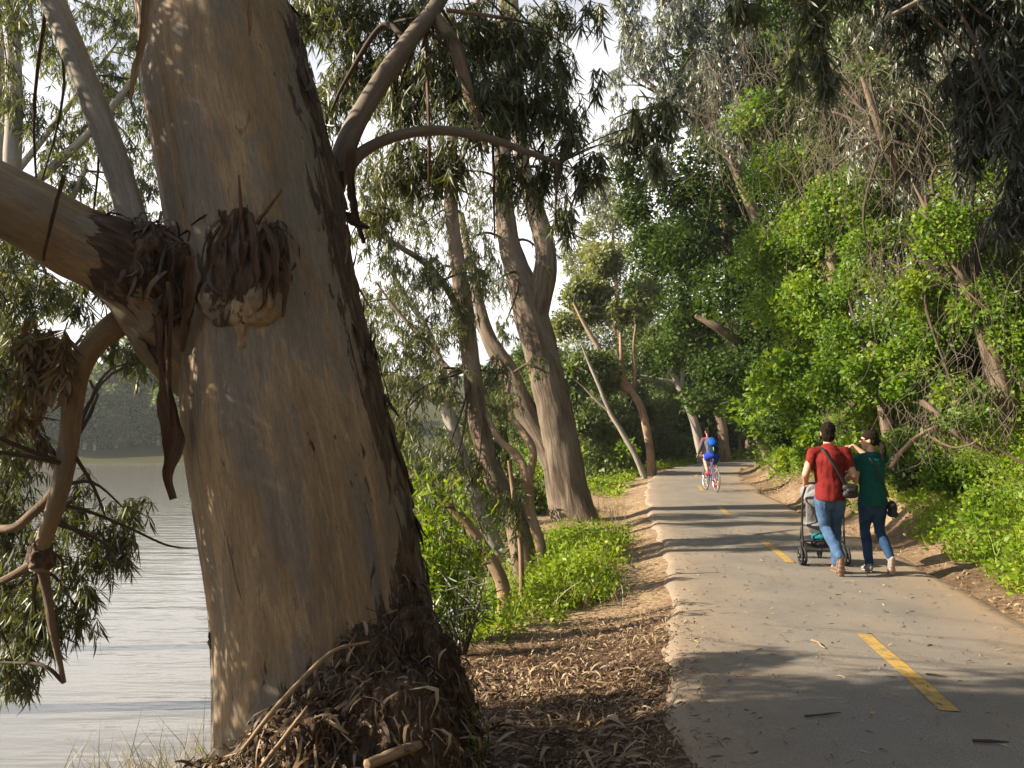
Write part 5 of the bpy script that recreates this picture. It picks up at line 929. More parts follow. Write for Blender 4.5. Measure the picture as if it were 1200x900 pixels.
plant('shrub', 'dark dry clump of strappy leaves at the bank crest', 'shrub', 545, 6.9, [(515, 690, 30), (530, 680, 30), (550, 675, 36), (565, 685, 30), (520, 705, 40), (560, 700, 40), (540, 700, 30), (575, 708, 30), (500, 708, 26)], 'gumdark', .16, .014, mat='stemdark')
plant('weed', 'small green weed sprouting from the litter near the root mound', 'weed', 548, 3.95, [(540, 858, 16), (552, 856, 18), (546, 850, 16), (562, 872, 14), (538, 868, 12), (556, 866, 14)], 'vine', .035, .014, upw=True)
# dry reeds at the near water's edge
def reeds(name, lab, cx, cy, n, rad, h, mat, lean, grp=None):
    a = R.uniform(0, 2*PI, n); q = rad*np.sqrt(R.random(n)); x = cx+q*np.cos(a)*1.4; y = cy+q*np.sin(a); z = np.maximum(H(x, y), LAKE-.05); A = Acc(); hh = R.uniform(.35, 1, n)*h
    d = np.array([0, 0, 1.])+R.normal(size=(n, 3))*lean; leaves(A, np.stack([x, y, z], -1), d, hh, R.uniform(.006, .014, n), True, curl=.7); o = A.build(name, M[mat], None, False); return tag(o, lab, 'reeds', grp)
reeds('dry_reeds', 'dry tan reed clump standing in the shallows left of the trunk foot', -3.35, 7.9, 420, .55, .85, 'drygrass', .55, 'reeds at the water edge')
reeds('dry_reeds', 'low flattened straw coloured reeds at the bottom left shoreline', -3.9, 8.2, 260, .7, .4, 'drygrass', 1.3, 'reeds at the water edge')
reeds('green_reeds', 'few tall thin green reed blades rising left of the trunk foot', -3.25, 7.9, 26, .35, 1.0, 'gumlight', .3, 'reeds at the water edge')
reeds('green_reeds', 'sparse thin blades in the water at the lower left', -4.5, 8.6, 18, .35, .8, 'gumlight', .5, 'reeds at the water edge')
#plant('shrub', 'pale feathery sapling sticking up in front of the lake under the left limb', 'shrub', 140, 7.5, [(150, 555, 26), (158, 590, 30), (140, 600, 24), (168, 610, 20), (130, 640, 20)], 'gumlight', .10, .014)
# ---------------------------------------------------------------- people
def cap(A, a, b, ra, rb, sq=None, n=16):
    """closed tapered limb with round ends; sq squashes the section (x,y)"""
    a = np.array(a, float); b = np.array(b, float); L = np.linalg.norm(b-a); d = (b-a)/(L+1e-9)
    t = [-ra, -ra*.86, -ra*.5, 0, L*.25, L*.5, L*.75, L, L+rb*.5, L+rb*.86, L+rb]; rr = [ra*.02, ra*.5, ra*.86, ra, ra*.75+rb*.25, (ra+rb)/2, ra*.25+rb*.75, rb, rb*.86, rb*.5, rb*.02]
    up = np.array([0, 1., 0]) if abs(d[1]) < .8 else np.array([0, 0, 1.]); x = norm(np.cross(up, d)); y = np.cross(d, x); th = np.linspace(0, 2*PI, n, endpoint=False); sx, sy = sq or (1, 1)
    v = np.stack([a+d*q+r*(x*np.cos(th)[:, None]*sx+y*np.sin(th)[:, None]*sy) for q, r in zip(t, rr)]).reshape(-1, 3); k = len(t)
    i = np.arange(k-1)[:, None]*n; j = np.arange(n)[None]; j2 = (j+1) % n
    A.add(v, np.stack([i+j, i+j2, i+n+j2, i+n+j], -1).reshape(-1, 4)); A.add(v[:n], np.arange(n)[None, ::-1]); A.add(v[-n:], np.arange(n)[None])
def chain(A, pts, rad, sq=None):
    for i in range(len(pts)-1): cap(A, pts[i], pts[i+1], rad[i], rad[i+1], sq)
def blob(name, A, mat, root, vox=.007, sm=3, wr=0.0, wf=9, cut=None):
    loc, rz = root.location.copy(), root.rotation_euler.z
    o = A.build(name, M[mat]); remesh(o, vox, sm)
    if wr or cut:
        v = get_co(o.data); n = get_no(o.data)
        if wr: v = v+n*(wr*fbm(v*np.array([wf, wf, wf*.7])+7, 3, 3))[:, None]
        if cut is not None: v[:, 2] = np.maximum(v[:, 2], cut+.006*np.sin(v[:, 0]*30))
        set_co(o.data, v)
    o.parent = root; return o
def hand(A, w, d, side, s=1.0, curl=.5, palm=(0, 0, -1)):
    """five-fingered hand at wrist w pointing along d"""
    w = np.array(w, float); d = norm(np.array(d, float)); pn = norm(np.array(palm, float)-d*np.dot(palm, d)); x = np.cross(pn, d)*side
    pc = w+d*.05*s; 
    for k in (-1.3, -.45, .4, 1.2): cap(A, w+x*k*.010*s, w+d*.085*s+x*k*.017*s, .014*s, .012*s)
    for k, L in ((-1.3, .058), (-.45, .070), (.4, .076), (1.2, .068)):
        a = w+d*.088*s+x*k*.019*s; m = a+(d*math.cos(curl*.6)+pn*math.sin(curl*.6))*L*.5*s; e = m+(d*math.cos(curl*1.5)+pn*math.sin(curl*1.5))*L*.5*s
        cap(A, a, m, .0095*s, .0088*s, n=10); cap(A, m, e, .0088*s, .007*s, n=10)
    a = w+d*.025*s+x*.026*s; m = a+(d*.6+x*.7+pn*.25)*.042*s; e = m+(d*.9+x*.15+pn*.35)*.034*s; cap(A, a, m, .013*s, .0105*s, n=10); cap(A, m, e, .0105*s, .008*s, n=10)
def head(A, c, f, s=1.0):
    """skull, jaw, nose, ears; f = facing direction; returns eye positions"""
    f = norm(np.array(f, float)); c = np.array(c, float); r = norm(np.cross(f, [0, 0, 1])); u = np.cross(r, f); Rm = np.stack([r, f, u], 1)
    ico(A, c+u*.025*s-f*.012*s, (.078*s, .095*s, .098*s), Rm); ico(A, c-u*.035*s+f*.022*s, (.062*s, .070*s, .082*s), Rm); ico(A, c-u*.085*s+f*.052*s, (.036*s, .030*s, .028*s), Rm, 12)
    cap(A, c+f*.088*s+u*.012*s, c+f*.108*s-u*.022*s, .008*s, .013*s, n=10); cap(A, c+f*.078*s+u*.03*s-r*.03*s, c+f*.078*s+u*.03*s+r*.03*s, .014*s, .014*s, n=10)
    cap(A, c+f*.084*s-u*.056*s-r*.015*s, c+f*.084*s-u*.056*s+r*.015*s, .010*s, .010*s, n=10)
    for q in (-1, 1): ico(A, c+r*q*.078*s-f*.008*s-u*.008*s, (.011*s, .020*s, .031*s), Rm, 12)
    return [c+f*.083*s+u*.012*s+r*q*.031*s for q in (-1, 1)], r, f, u
def face(root, eyes, c, r, f, u, s=1.0):
    for e in eyes:
        A = Acc(); ico(A, e, (.0115*s,)*3, n=12); o = A.build('eye', M['white']); o.parent = root; A = Acc(); ico(A, e+f*.009*s, (.005*s,)*3, n=8); p = A.build('pupil', M['lens']); p.parent = o
    A = Acc(); cap(A, c+f*.093*s-u*.056*s-r*.02*s, c+f*.093*s-u*.056*s+r*.02*s, .006*s, .006*s, n=8); o = A.build('mouth', M['lip']); o.parent = root
def shoe(root, heel, toe, up, matu, mats, s=1.0):
    h = np.array(heel, float); t = np.array(toe, float); d = norm(t-h); L = np.linalg.norm(t-h); u = norm(np.array(up, float)-d*np.dot(up, d)); x = np.cross(d, u); Rm = np.stack([x, d, u], 1)
    A = Acc(); ico(A, h+d*L*.18+u*.045*s, (.040*s, .055*s, .045*s), Rm); ico(A, h+d*L*.5+u*.036*s, (.043*s, L*.36, .034*s), Rm); ico(A, h+d*L*.76+u*.026*s, (.048*s, L*.24, .026*s), Rm); cap(A, h+d*L*.2+u*.05*s, h+d*L*.22+u*.09*s, .040*s, .040*s)
    o = blob('shoe', A, matu, root, .006, 2)
    A = Acc(); 
    for q, w in ((.12, .031), (.3, .032), (.5, .035), (.72, .042), (.88, .034)): ico(A, h+d*L*q, (w*s, L*.16, .012*s), Rm, 16)
    k = blob('sole', A, mats, root, .006, 2); k.parent = o; k.matrix_parent_inverse = Matrix.Identity(4); return o
def strap(root, pts, r, name='strap', mat='black', parent=None, sq=None):
    A = Acc(); q = smooth_path(pts, 30)
    for i in range(29): cap(A, q[i], q[i+1], r, r, sq, 8)
    o = A.build(name, M[mat]); o.parent = parent or root; return o
def lay(z0, x0, y0): return np.array([x0, y0, z0])
def person(lab, loc, rz): return empty('person', loc, lab, 'person', None, rz)
mx_, my_ = G(976, 672); mz = 0.0
# --- man
X0 = V(971, 500, 9.7); root = person('man in red t-shirt and blue jeans pushing a stroller up the path', (float(X0[0]), 9.72, .012), -.10)
A = Acc(); hd = (.012, .045, 1.665)
eyes, r_, f_, u_ = head(A, hd, (.28, 1, -.03)); 
chain(A, [(0, .0, 1.44), (.008, .03, 1.60)], [.062, .056])
chain(A, [(0, 0, .95), (0, .0, 1.1), (0, -.01, 1.28), (0, -.005, 1.40)], [.135, .125, .145, .12], (1.15, .78))
chain(A, [(-.10, 0, 1.43), (-.185, 0, 1.425), (-.285, -.04, 1.17), (-.225, .20, 1.06)], [.06, .060, .043, .030])
chain(A, [(.10, 0, 1.43), (.185, 0, 1.425), (.262, -.07, 1.165), (.215, .17, 1.08)], [.06, .060, .043, .030])
hand(A, (-.225, .20, 1.06), (.25, 1, .0), 1, 1.05, 1.1); hand(A, (.215, .17, 1.08), (-.25, 1, 0), -1, 1.05, 1.1)
LT = [(-.085, 0, .93), (-.045, .05, .52), (.028, -.265, .23)]; LL = [(.09, 0, .93), (.085, .12, .52), (.065, .02, .12)]
chain(A, LT, [.085, .055, .038]); chain(A, LL, [.085, .055, .038]); chain(A, [LT[2], (.03, -.22, .10)], [.036, .03]); chain(A, [LL[2], (.065, .15, .05)], [.036, .03])
blob('body', A, 'skin', root, .0065, 2); face(root, eyes, np.array(hd), r_, f_, u_)
A = Acc(); Rm = np.stack([r_, f_, u_], 1); ico(A, np.array(hd)+u_*.045-f_*.020, (.088, .102, .092), Rm); ico(A, np.array(hd)-f_*.052-u_*.03, (.078, .062, .09), Rm); 
blob('hair', A, 'hair', root, .006, 2, .012, 60)
A = Acc(); ico(A, np.array(hd)-u_*.075+f_*.045, (.062, .05, .035), Rm, 14); ico(A, np.array(hd)-u_*.05+r_*.05+f_*.02, (.022, .04, .04), Rm, 10); blob('beard', A, 'hair', root, .006, 2, .004, 60)
A = Acc()
chain(A, [(0, .0, .97), (0, .0, 1.07), (0, -.005, 1.20), (0, -.01, 1.33), (0, -.005, 1.41)], [.150, .148, .160, .172, .13], (1.14, .80))
chain(A, [(-.09, 0, 1.44), (-.185, -.005, 1.43), (-.232, -.02, 1.27)], [.07, .075, .064]); chain(A, [(.09, 0, 1.44), (.185, -.005, 1.43), (.225, -.04, 1.27)], [.07, .075, .064]); cap(A, (0, 0, 1.45), (0, .012, 1.495), .085, .066)
chain(A, [(0, -.015, .88), (0, -.012, .98), (0, -.01, 1.05)], [.158, .156, .150], (1.12, .94)); blob('t_shirt', A, 'redshirt', root, .008, 4, .014, 9, .865)
A = Acc(); cap(A, (0, 0, .90), (0, 0, .98), .15, .14, (1.08, .82)); ico(A, (-.07, -.045, .90), (.085, .075, .10)); ico(A, (.07, -.045, .90), (.085, .075, .10))
chain(A, [(-.085, 0, .88), (-.075, .03, .70), (-.05, .045, .53), (-.012, -.11, .38), (.026, -.26, .245)], [.100, .085, .068, .066, .064]); chain(A, [(.09, 0, .88), (.09, .06, .70), (.085, .115, .53), (.075, .07, .33), (.066, .02, .13)], [.100, .085, .068, .066, .064])
blob('jeans', A, 'jeans', root, .008, 3, .013, 15)
shoe(root, (.03, -.315, .245), (.034, -.245, -.005), (0, 1, .25), 'shoe', 'sole', 1.16); shoe(root, (.07, -.05, .012), (.075, .21, .012), (0, 0, 1), 'shoe', 'sole', 1.05)
s_ = strap(root, [(-.10, .03, 1.50), (-.085, -.10, 1.46), (.0, -.155, 1.31), (.10, -.155, 1.13), (.17, -.13, .99)], .011, sq=(1.6, .6))
A = Acc(); ico(A, (.20, -.13, .985), (.075, .045, .085)); cap(A, (.15, -.13, 1.02), (.25, -.13, 1.02), .045, .045); cap(A, (.15, -.13, .94), (.25, -.13, .94), .045, .045); cap(A, (.17, -.17, .985), (.23, -.17, .985), .025, .025); o = blob('shoulder_bag', A, 'black', root, .007, 2, .004, 30); s_.parent = o; s_.matrix_parent_inverse = Matrix.Identity(4)
# --- woman
W0 = V(1021, 500, 9.75); root = person('woman in dark green t-shirt and jeans pointing ahead beside the man', (float(W0[0]), 9.78, .012), -.08)
A = Acc(); hd = (-.01, .03, 1.575); eyes, r_, f_, u_ = head(A, hd, (-.95, .38, .0), .95)
chain(A, [(0, -.005, 1.36), (0, .015, 1.50)], [.052, .046]); chain(A, [(0, 0, .90), (0, 0, 1.03), (0, 0, 1.20), (0, 0, 1.33)], [.125, .105, .12, .10], (1.12, .76))
chain(A, [(-.08, 0, 1.36), (-.155, 0, 1.35), (-.205, -.03, 1.10), (-.13, .18, 1.06)], [.05, .05, .037, .026]); hand(A, (-.13, .18, 1.06), (.3, 1, .1), 1, .9, .6)
chain(A, [(.08, .02, 1.36), (.15, .02, 1.35), (.14, .26, 1.31), (-.09, .36, 1.51)], [.05, .05, .037, .026]); hand(A, (-.09, .36, 1.51), (-1, .1, -.12), -1, .95, .15)
LT = [(.075, 0, .86), (.085, .04, .48), (.115, -.21, .20)]; LL = [(-.075, 0, .86), (-.065, .10, .48), (-.06, .0, .10)]
chain(A, LT, [.085, .05, .033]); chain(A, LL, [.085, .05, .033]); chain(A, [LT[2], (.115, -.2, .10)], [.033, .028]); chain(A, [LL[2], (-.06, .12, .045)], [.033, .028])
blob('body', A, 'skin2', root, .0065, 2); face(root, eyes, np.array(hd), r_, f_, u_, .95)
A = Acc(); Rm = np.stack([r_, f_, u_], 1); h_ = np.array(hd); ico(A, h_+u_*.043-f_*.022, (.086, .098, .088), Rm); ico(A, h_-f_*.05-u_*.0, (.078, .058, .07), Rm); o = blob('hair', A, 'hair', root, .006, 2, .006, 60)
A = Acc(); chain(A, [h_-f_*.10+u_*.0, h_-f_*.135-u_*.05+np.array([.0, -.02, 0]), (.11, -.10, 1.46), (.10, -.115, 1.36)], [.028, .036, .042, .014]); k = blob('ponytail', A, 'hair', root, .006, 2, .014, 40); k.parent = o; k.matrix_parent_inverse = Matrix.Identity(4)
A = Acc()
for q in (-1, 1): ico(A, h_+f_*.092+u_*.014+r_*q*.031, (.026, .008, .02), Rm, 12); cap(A, h_+f_*.085+u_*.016+r_*q*.058, h_+f_*.0+u_*.012+r_*q*.078, .004, .004, n=8)
cap(A, h_+f_*.096+u_*.018-r_*.01, h_+f_*.096+u_*.018+r_*.01, .004, .004, n=8); o = A.build('sunglasses', M['lens']); o.parent = root
A = Acc(); chain(A, [(0, 0, .90), (0, 0, 1.02), (0, 0, 1.14), (0, 0, 1.27), (0, 0, 1.34)], [.148, .130, .135, .145, .11], (1.12, .80)); chain(A, [(-.07, 0, 1.375), (-.155, 0, 1.355), (-.185, -.01, 1.21)], [.058, .062, .055]); chain(A, [(.07, .0, 1.375), (.15, .015, 1.355), (.15, .14, 1.33)], [.058, .062, .055]); cap(A, (0, 0, 1.37), (0, .01, 1.41), .07, .055)
chain(A, [(0, -.015, .83), (0, -.012, .92), (0, -.01, 1.0)], [.156, .148, .134], (1.12, .94)); blob('t_shirt', A, 'greenshirt', root, .008, 4, .012, 9, .80)
A = Acc(); cap(A, (0, 0, .83), (0, 0, .92), .15, .14, (1.06, .82)); ico(A, (-.07, -.045, .84), (.085, .078, .10)); ico(A, (.07, -.045, .84), (.085, .078, .10))
chain(A, [(.078, 0, .82), (.08, .025, .65), (.086, .042, .49), (.10, -.09, .34), (.114, -.205, .215)], [.098, .080, .060, .056, .046]); chain(A, [(-.078, 0, .82), (-.07, .05, .65), (-.065, .10, .49), (-.062, .05, .3), (-.06, .0, .11)], [.098, .080, .060, .056, .048])
blob('jeans', A, 'jeansdark', root, .0075, 3, .009, 14)
shoe(root, (.12, -.265, .215), (.125, -.205, -.002), (0, 1, .25), 'shoegrey', 'solepink', 1.0); shoe(root, (-.06, -.06, .012), (-.075, .17, .012), (0, 0, 1), 'shoegrey', 'solepink', .92)
s_ = strap(root, [(-.07, .02, 1.42), (-.06, -.09, 1.38), (.0, -.125, 1.26), (.08, -.125, 1.08), (.16, -.08, .90)], .008, sq=(1.6, .6))
A = Acc(); ico(A, (.215, -.04, .76), (.05, .085, .10)); cap(A, (.2, -.1, .80), (.2, .02, .80), .045, .045); cap(A, (.215, -.10, .70), (.215, .02, .70), .045, .045); o = blob('shoulder_bag', A, 'black', root, .007, 2, .008, 20); s_.parent = o; s_.matrix_parent_inverse = Matrix.Identity(4)
# ---------------------------------------------------------------- stroller
def rod(A, pts, r, n=8): 
    for i in range(len(pts)-1): cap(A, pts[i], pts[i+1], r, r, None, n)
def wheelmesh(A, c, R0, r, axis=0, n=36, m=8):
    th = np.linspace(0, 2*PI, n, endpoint=False); ph = np.linspace(0, 2*PI, m, endpoint=False); rr = R0+r*np.cos(ph)[None]; u = rr*np.cos(th)[:, None]; w = rr*np.sin(th)[:, None]; h = np.repeat(r*np.sin(ph)[None], n, 0)
    v = np.stack([h, u, w] if axis == 0 else [u, h, w], -1)+np.array(c, float); i = np.arange(n)[:, None]; j = np.arange(m)[None]; f = np.stack([i*m+j, i*m+(j+1) % m, ((i+1) % n)*m+(j+1) % m, ((i+1) % n)*m+j], -1).reshape(-1, 4); A.add(v.reshape(-1, 3), f)
sx = float(V(966, 600, 10.25)[0]); root = empty('stroller', (sx, 10.3, .012), 'grey baby stroller with black wheels pushed by the man in red', 'stroller', None, -.10)
for q, y in ((-1, 0), (1, 0), (-.42, .62), (.42, .62)):
    A = Acc(); x = .265*q; R0 = .095 if y == 0 else .075
    for dx in ((-.022, .022) if y == 0 else (0,)): wheelmesh(A, (x+dx, y, R0+.018), R0, .018)
    o = A.build('wheel', M['rubber']); o.parent = root; A = Acc(); 
    for dx in ((-.022, .022) if y == 0 else (0,)):
        cap(A, (x+dx-.012, y, R0+.018), (x+dx+.012, y, R0+.018), .03, .03)
        for k in range(6): cap(A, (x+dx, y, R0+.018), (x+dx, y+math.cos(k*PI/3)*R0*.9, R0+.018+math.sin(k*PI/3)*R0*.9), .008, .008, n=6)
    k = A.build('hub', M['metal']); k.parent = o
A = Acc()
for q in (-1, 1): rod(A, [(.255*q, 0, .12), (.255*q, .02, .5), (.25*q, -.02, .86), (.24*q, -.20, 1.04)], .014); rod(A, [(.25*q, .02, .56), (.18*q, .42, .28), (.11*q, .62, .10)], .012); rod(A, [(.255*q, 0, .30), (.15*q, .5, .24)], .009)
rod(A, [(-.255, 0, .18), (.255, 0, .18)], .012); rod(A, [(-.255, 0, .30), (.255, 0, .30)], .010); o = A.build('frame', M['metal']); o.parent = root
A = Acc(); rod(A, [(-.24, -.20, 1.04), (-.12, -.22, 1.05), (.12, -.22, 1.05), (.24, -.20, 1.04)], .017, 10); o = A.build('handlebar', M['black']); o.parent = root
A = Acc(); cap(A, (0, .09, .50), (0, .02, .88), .17, .19, (1.12, .22)); cap(A, (0, .12, .50), (0, .40, .50), .17, .16, (1.12, .26)); blob('seat', A, 'greyfab', root, .01, 3, .01, 12)
A = Acc(); ico(A, (0, .16, .90), (.235, .24, .15)); ico(A, (0, .02, .84), (.225, .10, .13)); blob('canopy', A, 'lightfab', root, .01, 3, .008, 14)
A = Acc(); ico(A, (0, .22, .27), (.23, .24, .085)); blob('basket', A, 'black', root, .01, 3, .006, 14)
A = Acc(); ico(A, (-.02, .08, .345), (.11, .08, .05)); ico(A, (.06, .10, .35), (.07, .06, .045)); blob('folded_blanket', A, 'tealfab', root, .008, 3, .02, 20)
# ---------------------------------------------------------------- cyclists
def bicycle(lab, loc, rz):
    root = empty('bicycle', loc, lab, 'bicycle', 'road bicycles on the path', rz); RW = .335
    for y in (-.5, .5):
        A = Acc(); wheelmesh(A, (0, y, RW+.013), RW, .013, n=48); o = A.build('wheel', M['tyre']); o.parent = root
        A = Acc(); wheelmesh(A, (0, y, RW+.013), RW-.018, .011, n=48, m=6); k = A.build('rim', M['alu']); k.parent = o
        A = Acc(); cap(A, (-.035, y, RW+.013), (.035, y, RW+.013), .018, .018, n=8)
        for q in range(20): a = q*2*PI/20; cap(A, ((-1)**q*.03, y, RW+.013), (0, y+math.cos(a)*RW*.96, RW+.013+math.sin(a)*RW*.96), .0014, .0014, n=4)
        k = A.build('spokes', M['alu']); k['kind'] = 'stuff'; k.parent = o
    A = Acc(); z = RW+.013; rod(A, [(0, -.08, .29), (0, -.20, .80)], .016); rod(A, [(0, -.18, .78), (0, .34, .80)], .016); rod(A, [(0, -.08, .29), (0, .36, .66)], .019); rod(A, [(0, .33, .86), (0, .38, .64)], .019)
    for q in (-1, 1): rod(A, [(.05*q, -.5, z), (.02*q, -.10, .30)], .009); rod(A, [(.05*q, -.5, z), (.02*q, -.18, .76)], .008); rod(A, [(.03*q, .38, .66), (.045*q, .5, z)], .010)
    rod(A, [(0, -.20, .80), (0, -.225, .93)], .013); o = A.build('frame', M['framepaint']); o.parent = root
    A = Acc(); ico(A, (0, -.26, .955), (.07, .10, .028)); cap(A, (0, -.22, .955), (0, -.08, .955), .035, .02, (1, .6)); blob('saddle', A, 'black', root, .007, 2)
    A = Acc(); cap(A, (0, -.31, .89), (0, -.33, .84), .05, .04, (1, .8)); blob('saddle_bag', A, 'black', root, .008, 2)
    A = Acc(); rod(A, [(0, .33, .86), (0, .40, .93)], .014); rod(A, [(-.21, .40, .94), (.21, .40, .94)], .012)
    for q in (-1, 1): rod(A, [(.21*q, .40, .94), (.22*q, .50, .94), (.22*q, .52, .86), (.22*q, .44, .80)], .012)
    o = A.build('handlebar', M['black']); o.parent = root
    A = Acc(); wheelmesh(A, (.045, -.08, .29), .09, .006, m=6); rod(A, [(.06, -.08, .29), (.06, -.08+.0, .125)], .010); rod(A, [(-.06, -.08, .29), (-.06, -.08, .455)], .010); o = A.build('crank', M['metal']); o.parent = root
    for q, zz_ in ((1, .125), (-1, .455)): A = Acc(); cap(A, (.07*q, -.08, zz_), (.15*q, -.08, zz_), .014, .014, (1.6, .7)); o = A.build('pedal', M['black']); o.parent = root
    return root
def rider(lab, loc, rz, shirt, shorts, pack, hands=True, hairtail=True, look=(0, 1, .02)):
    root = person(lab, loc, rz); A = Acc(); hd = (0, .20, 1.665); eyes, r_, f_, u_ = head(A, hd, look, .97)
    chain(A, [(0, .12, 1.45), (0, .17, 1.58)], [.052, .048]); chain(A, [(0, -.20, 1.02), (0, -.12, 1.18), (0, .02, 1.32), (0, .09, 1.41)], [.13, .11, .125, .10], (1.12, .78))
    for q in (-1, 1):
        chain(A, [(.08*q, .10, 1.42), (.165*q, .11, 1.40), (.235*q, .20, 1.17), (.225*q, .42, 1.01)], [.05, .052, .038, .027]); hand(A, (.222*q, .43, 1.0), (0, .9, -.35), -q, .95, 1.1)
    K = [(-.09, -.20, 1.0), (-.115, .17, .88), (-.11, -.10, .53)], [(.09, -.20, 1.0), (.115, .12, .66), (.11, -.12, .22)]
    for P_ in K: chain(A, P_, [.09, .055, .036]); chain(A, [P_[2], (P_[2][0], P_[2][1]+.13, P_[2][2]-.06)], [.036, .028])
    blob('body', A, 'skin', root, .008, 2); face(root, eyes, np.array(hd), r_, f_, u_, .97)
    A = Acc(); Rm = np.stack([r_, f_, u_], 1); h_ = np.array(hd); ico(A, h_+u_*.04-f_*.022, (.088, .10, .09), Rm); ico(A, h_-f_*.05, (.08, .06, .08), Rm)
    if hairtail: ico(A, h_-f_*.09+u_*.07, (.045, .045, .045)); chain(A, [h_-f_*.09, h_-f_*.10-u_*.14], [.06, .05])
    blob('hair', A, 'hair', root, .008, 2, .01, 40)
    A = Acc(); chain(A, [(0, -.21, 1.04), (0, -.13, 1.18), (0, .01, 1.32), (0, .08, 1.40)], [.148, .135, .148, .12], (1.12, .82))
    for q in (-1, 1): chain(A, [(.08*q, .10, 1.42), (.165*q, .11, 1.40), (.235*q, .20, 1.17), (.226*q, .38, 1.04)], [.06, .062, .048, .036])
    blob('jersey', A, shirt, root, .009, 3, .012, 10)
    A = Acc(); ico(A, (0, -.22, 1.0), (.18, .15, .12)); 
    for P_ in K: a = np.array(P_[0]); b = np.array(P_[1]); chain(A, [a, a+(b-a)*.55], [.115, .09])
    blob('shorts', A, shorts, root, .009, 3, .01, 12)
    shoe(root, (-.11, -.17, .475), (-.11, .08, .455), (0, 0, 1), 'redshoe', 'redshoe', .95); shoe(root, (.11, -.18, .15), (.11, .07, .135), (0, 0, 1), 'redshoe', 'redshoe', .95)
    if pack:
        A = Acc(); cap(A, (0, -.27, 1.14), (0, -.17, 1.36), .135, .125, (1.0, .75)); cap(A, (0, -.33, 1.12), (0, -.27, 1.26), .09, .08, (1.1, .6)); o = blob('backpack', A, 'navy', root, .009, 3, .012, 12)
        A = Acc(); cap(A, (0, -.28, 1.33), (0, -.16, 1.42), .11, .10, (1.15, .8)); ico(A, (0, -.33, 1.31), (.11, .06, .075)); k = blob('pack_lid', A, 'bluepack', root, .009, 3, .01, 12); k.parent = o; k.matrix_parent_inverse = Matrix.Identity(4)
        A = Acc(); cap(A, (-.03, -.385, 1.22), (-.02, -.385, 1.15), .012, .01, n=8); k = A.build('zip_tag', M['lime']); k.parent = o
    return root
c0 = V(839, 560, 22.2); bx = float(c0[0]); bz = float(pz_at(bx, 22.2)[0]); ang = .05
bicycle('road bicycle with thin pale wheels ridden by the cyclist with the blue backpack', (bx-.02, 22.7, bz), ang)
rider('cyclist in blue shorts with a blue backpack riding away', (bx-.02, 22.7, bz), ang, 'greyshirt', 'blueshorts', True)
px2 = float(V(835, 520, 25.2)[0]); bz2 = float(pz_at(px2, 25.4)[0])
bicycle('bicycle mostly hidden ahead of the cyclist with the backpack', (px2, 25.6, bz2), .04)
rider('cyclist in a pink top mostly hidden ahead of the blue backpack', (px2, 25.6, bz2), .04, 'pink', 'black' if False else 'navy', False)
# ---------------------------------------------------------------- thin summer haze
A = Acc(); x0, x1, y0, y1, z0, z1 = -430, 340, -65, 710, -9, 45
v = np.array([(x, y, z) for z in (z0, z1) for y in (y0, y1) for x in (x0, x1)], float)
A.add(v, np.array([[0, 2, 3, 1], [4, 5, 7, 6], [0, 1, 5, 4], [2, 6, 7, 3], [0, 4, 6, 2], [1, 3, 7, 5]]))
hm = bpy.data.materials.new('haze'); hm.use_nodes = True; ht = hm.node_tree; ht.nodes.clear(); ho = ht.nodes.new('ShaderNodeOutputMaterial'); hv = ht.nodes.new('ShaderNodeVolumePrincipled')
hv.inputs['Color'].default_value = (.86, .92, 1, 1); hv.inputs['Density'].default_value = .00045; hv.inputs['Anisotropy'].default_value = .3; ht.links.new(hv.outputs[0], ho.inputs['Volume'])
tag(A.build('haze', hm, None, False), 'thin pale haze between the path and the far shore', None, None, 'stuff')
# ---------------------------------------------------------------- daylight
SUN_EL = math.radians(28); SH_AZ = math.radians(4)      # shadows fall towards +X and slightly +Y
sunv = np.array([-math.cos(SH_AZ)*math.cos(SUN_EL), -math.sin(SH_AZ)*math.cos(SUN_EL), math.sin(SUN_EL)])
sl = bpy.data.lights.new('sun', 'SUN'); so = bpy.data.objects.new('sun', sl); COL.objects.link(so)
sl.energy = 5.0; sl.angle = math.radians(.53); sl.color = (1.0, .86, .66)
so.rotation_euler = Vector(tuple(-sunv)).to_track_quat('-Z', 'Y').to_euler(); so.location = (-30, -5, 30)
W = bpy.data.worlds.new('World'); SC.world = W; W.use_nodes = True; nt = W.node_tree; nt.nodes.clear()
sky = nt.nodes.new('ShaderNodeTexSky'); sky.sky_type = 'NISHITA'; sky.sun_disc = False; sky.sun_elevation = SUN_EL
sky.sun_rotation = math.atan2(sunv[0], sunv[1]); sky.air_density = 1.2; sky.dust_density = 2.0
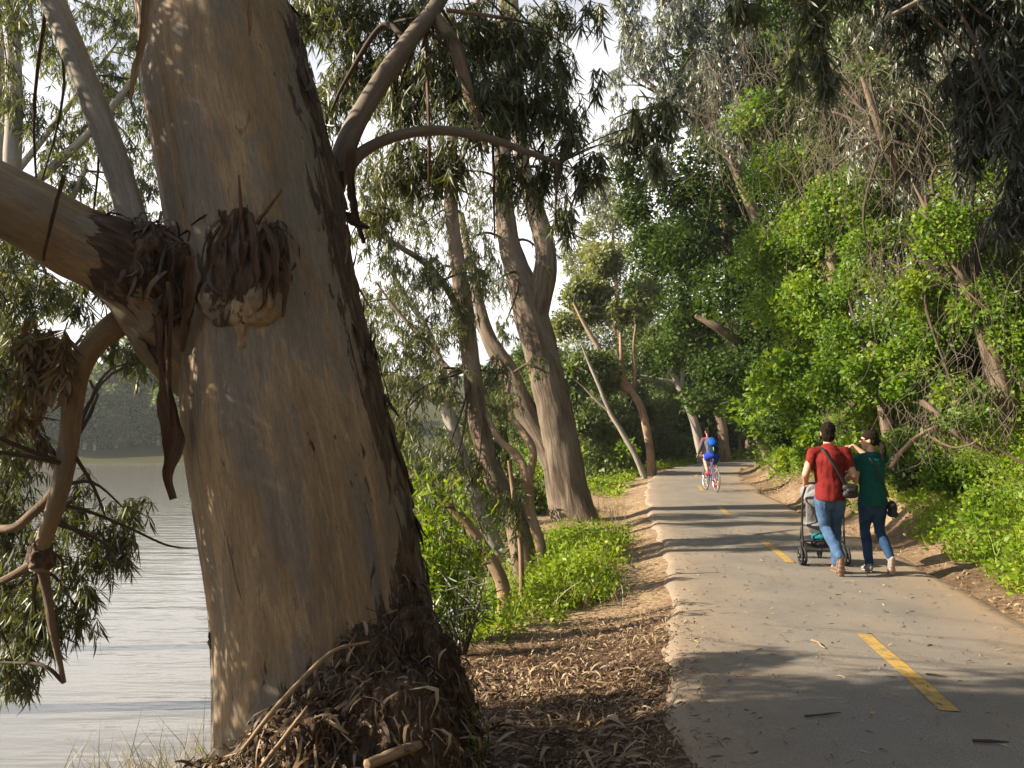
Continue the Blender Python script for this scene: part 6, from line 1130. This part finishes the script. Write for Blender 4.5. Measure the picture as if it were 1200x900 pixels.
tc = nt.nodes.new('ShaderNodeTexCoord'); nz = nt.nodes.new('ShaderNodeTexNoise'); nz.inputs['Scale'].default_value = 2.2; nz.inputs['Detail'].default_value = 5
mp = nt.nodes.new('ShaderNodeMapping'); mp.inputs['Scale'].default_value = (1, 1, 2.2); nt.links.new(tc.outputs['Generated'], mp.inputs[0]); nt.links.new(mp.outputs[0], nz.inputs['Vector'])
rp = nt.nodes.new('ShaderNodeValToRGB'); rp.color_ramp.elements[0].position = .22; rp.color_ramp.elements[1].position = .5; nt.links.new(nz.outputs['Fac'], rp.inputs[0])
mx = nt.nodes.new('ShaderNodeMix'); mx.data_type = 'RGBA'; sx = nt.nodes.new('ShaderNodeSeparateXYZ'); nt.links.new(tc.outputs['Generated'], sx.inputs[0]); mr = nt.nodes.new('ShaderNodeMapRange'); nt.links.new(sx.outputs[2], mr.inputs[0]); mr.inputs[1].default_value = .30; mr.inputs[2].default_value = .65; mr.inputs[3].default_value = 1.0; mr.inputs[4].default_value = .12
mm = nt.nodes.new('ShaderNodeMath'); mm.operation = 'MULTIPLY'; nt.links.new(rp.outputs[0], mm.inputs[0]); nt.links.new(mr.outputs[0], mm.inputs[1]); nt.links.new(mm.outputs[0], mx.inputs[0]); nt.links.new(sky.outputs[0], mx.inputs[6]); mx.inputs[7].default_value = (11.0, 10.7, 10.6, 1)
bg = nt.nodes.new('ShaderNodeBackground'); bg.inputs[1].default_value = .05; nt.links.new(mx.outputs[2], bg.inputs[0])
wo = nt.nodes.new('ShaderNodeOutputWorld'); nt.links.new(bg.outputs[0], wo.inputs[0])
vs = SC.view_settings; SC.display_settings.display_device = 'sRGB'; vs.view_transform = 'Standard'; vs.look = 'None'; vs.exposure = 1.5; vs.gamma = 1
HZ = False
cy = SC.cycles; SC.render.engine = 'CYCLES'; cy.max_bounces = 6; cy.diffuse_bounces = 4; cy.glossy_bounces = 2; cy.transmission_bounces = 3; cy.transparent_max_bounces = 4
cy.caustics_reflective = False; cy.caustics_refractive = False; cy.use_denoising = True; cy.sample_clamp_indirect = 6
